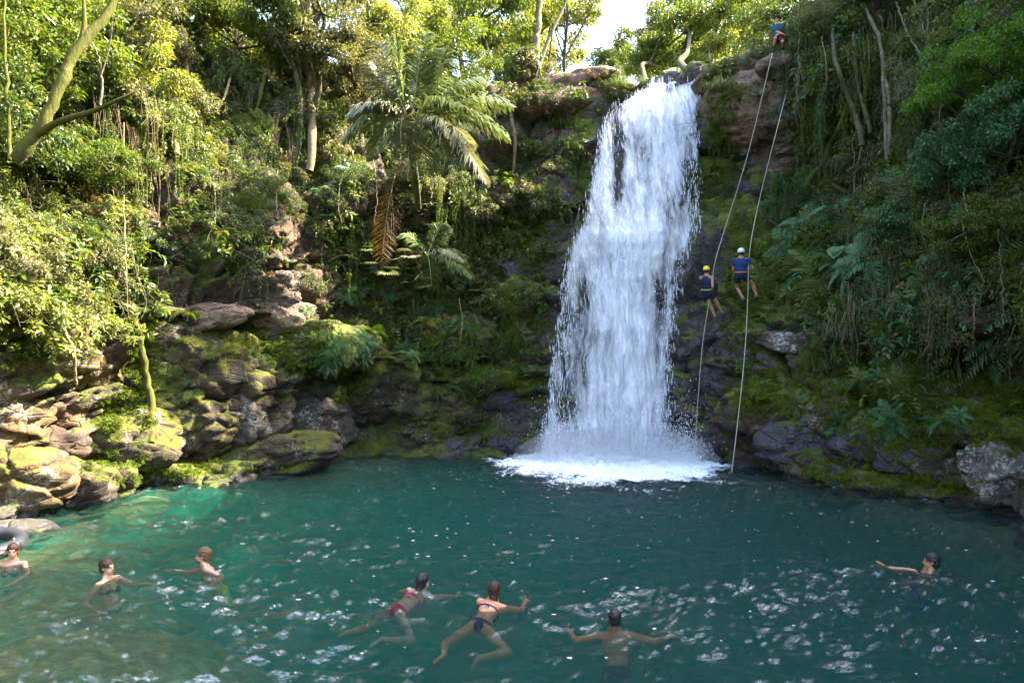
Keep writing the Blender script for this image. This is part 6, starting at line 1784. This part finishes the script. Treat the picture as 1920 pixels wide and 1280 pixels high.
dB = min(wall_d(1393, 560), wall_d(1425, 560), wall_d(1390, 520)) - .25
pel = np.array(P(1389, 516, dB - .12)); sp = un(V(-.03, -.12, 1))
J = person('climber in a white helmet and blue shirt standing wide on the rock face', pel, sp, V(.1, 1, 0), V(.25, 1, -.1),
           [(pel + V(.0, .25, .18), V(-.6, 0, -1)), (pel + V(.20, .20, .20), V(.8, -.3, -.8))],
           [(np.array(P(1394, 561, dB + .1)), V(-.1, 1, 0), (.1, .9, -.1)), (np.array(P(1419, 556, dB + .15)), V(.8, .6, 0), (.9, .5, -.05))], k=1.0, skin='skin_tan')
shirt(J, 'blue_shirt'); trunks(J, 'navy', .5); helmet(J, 'helmet_white'); hair(J, 'hair_brown', crop=True); harness(J, 'orange', 'black'); shoes(J, 'shoe')
# guide on top
hit, nr = cast(1458, 112, solid_bvh)
dG = hit.y - 1.1
boulder(1456, 122, 84, 40, 'boulder_brown', 'small brown rock directly under the feet of the guide', 977, depth=dG, sink=0.1, blocky=0.5)
pel = np.array(P(1458, 76, dG)); 
fz = P(1458, 104, dG)
J = person('guide in a dark teal shirt and red harness standing on top of the brown rock', pel, V(-.05, -.08, 1), V(-.5, -.8, 0), V(-.5, -.8, -.3),
           [(pel + V(-.12, -.22, .05), V(-.3, .4, -1)), (pel + V(.06, -.26, .08), V(.3, .4, -1))],
           [(np.array(fz) + V(.12, -.05, .08), V(-.3, -1, 0), (-.3, -1, -.1)), (np.array(fz) + V(-.18, -.05, .08), V(-.3, -1, 0), (-.3, -1, -.1))], k=1.0, skin='skin_tan')
shirt(J, 'teal'); trunks(J, 'black', .95, name='trousers'); helmet(J, 'black'); hair(J, 'hair_black', crop=True); harness(J, 'red', 'red'); shoes(J, 'shoe')

# --- ropes
def rope(label, pts):
    W = np.array([np.array(P(*p)) for p in pts]); o0 = W[0]
    pth = spline(W, 60)
    v, f = tube(pth - o0, .013, 6); o = mesh_obj('climbing_rope', v, f, M['rope']); o.location = o0
    tag(o, label, 'rope')
g1 = dG - .3
rope('left rope running from the guide past the yellow-helmet climber down to the pool', [(1448, 100, g1), (1443, 122, g1 - .9), (1402, 290, (g1 + dA) / 2), (1362, 420, dA + .6), (1341, 490, dA - .05), (1333, 546, dA - .12), (1318, 640, dA - .2), (1308, 760, dA - .2), (1301, 868, dA - .1)])
gt = wall_d(1478, 165) - .1
rope('right rope running past the white-helmet climber down to the pool', [(1478, 160, gt), (1455, 250, gt - 1.2 if gt - 1.2 > dB else gt), (1425, 370, (gt + dB) / 2), (1406, 468, dB - .1), (1402, 560, dB - .35), (1398, 640, dB - 1.0), (1389, 740, min(dB - 1.4, 18.4)), (1372, 885, 17.6)])
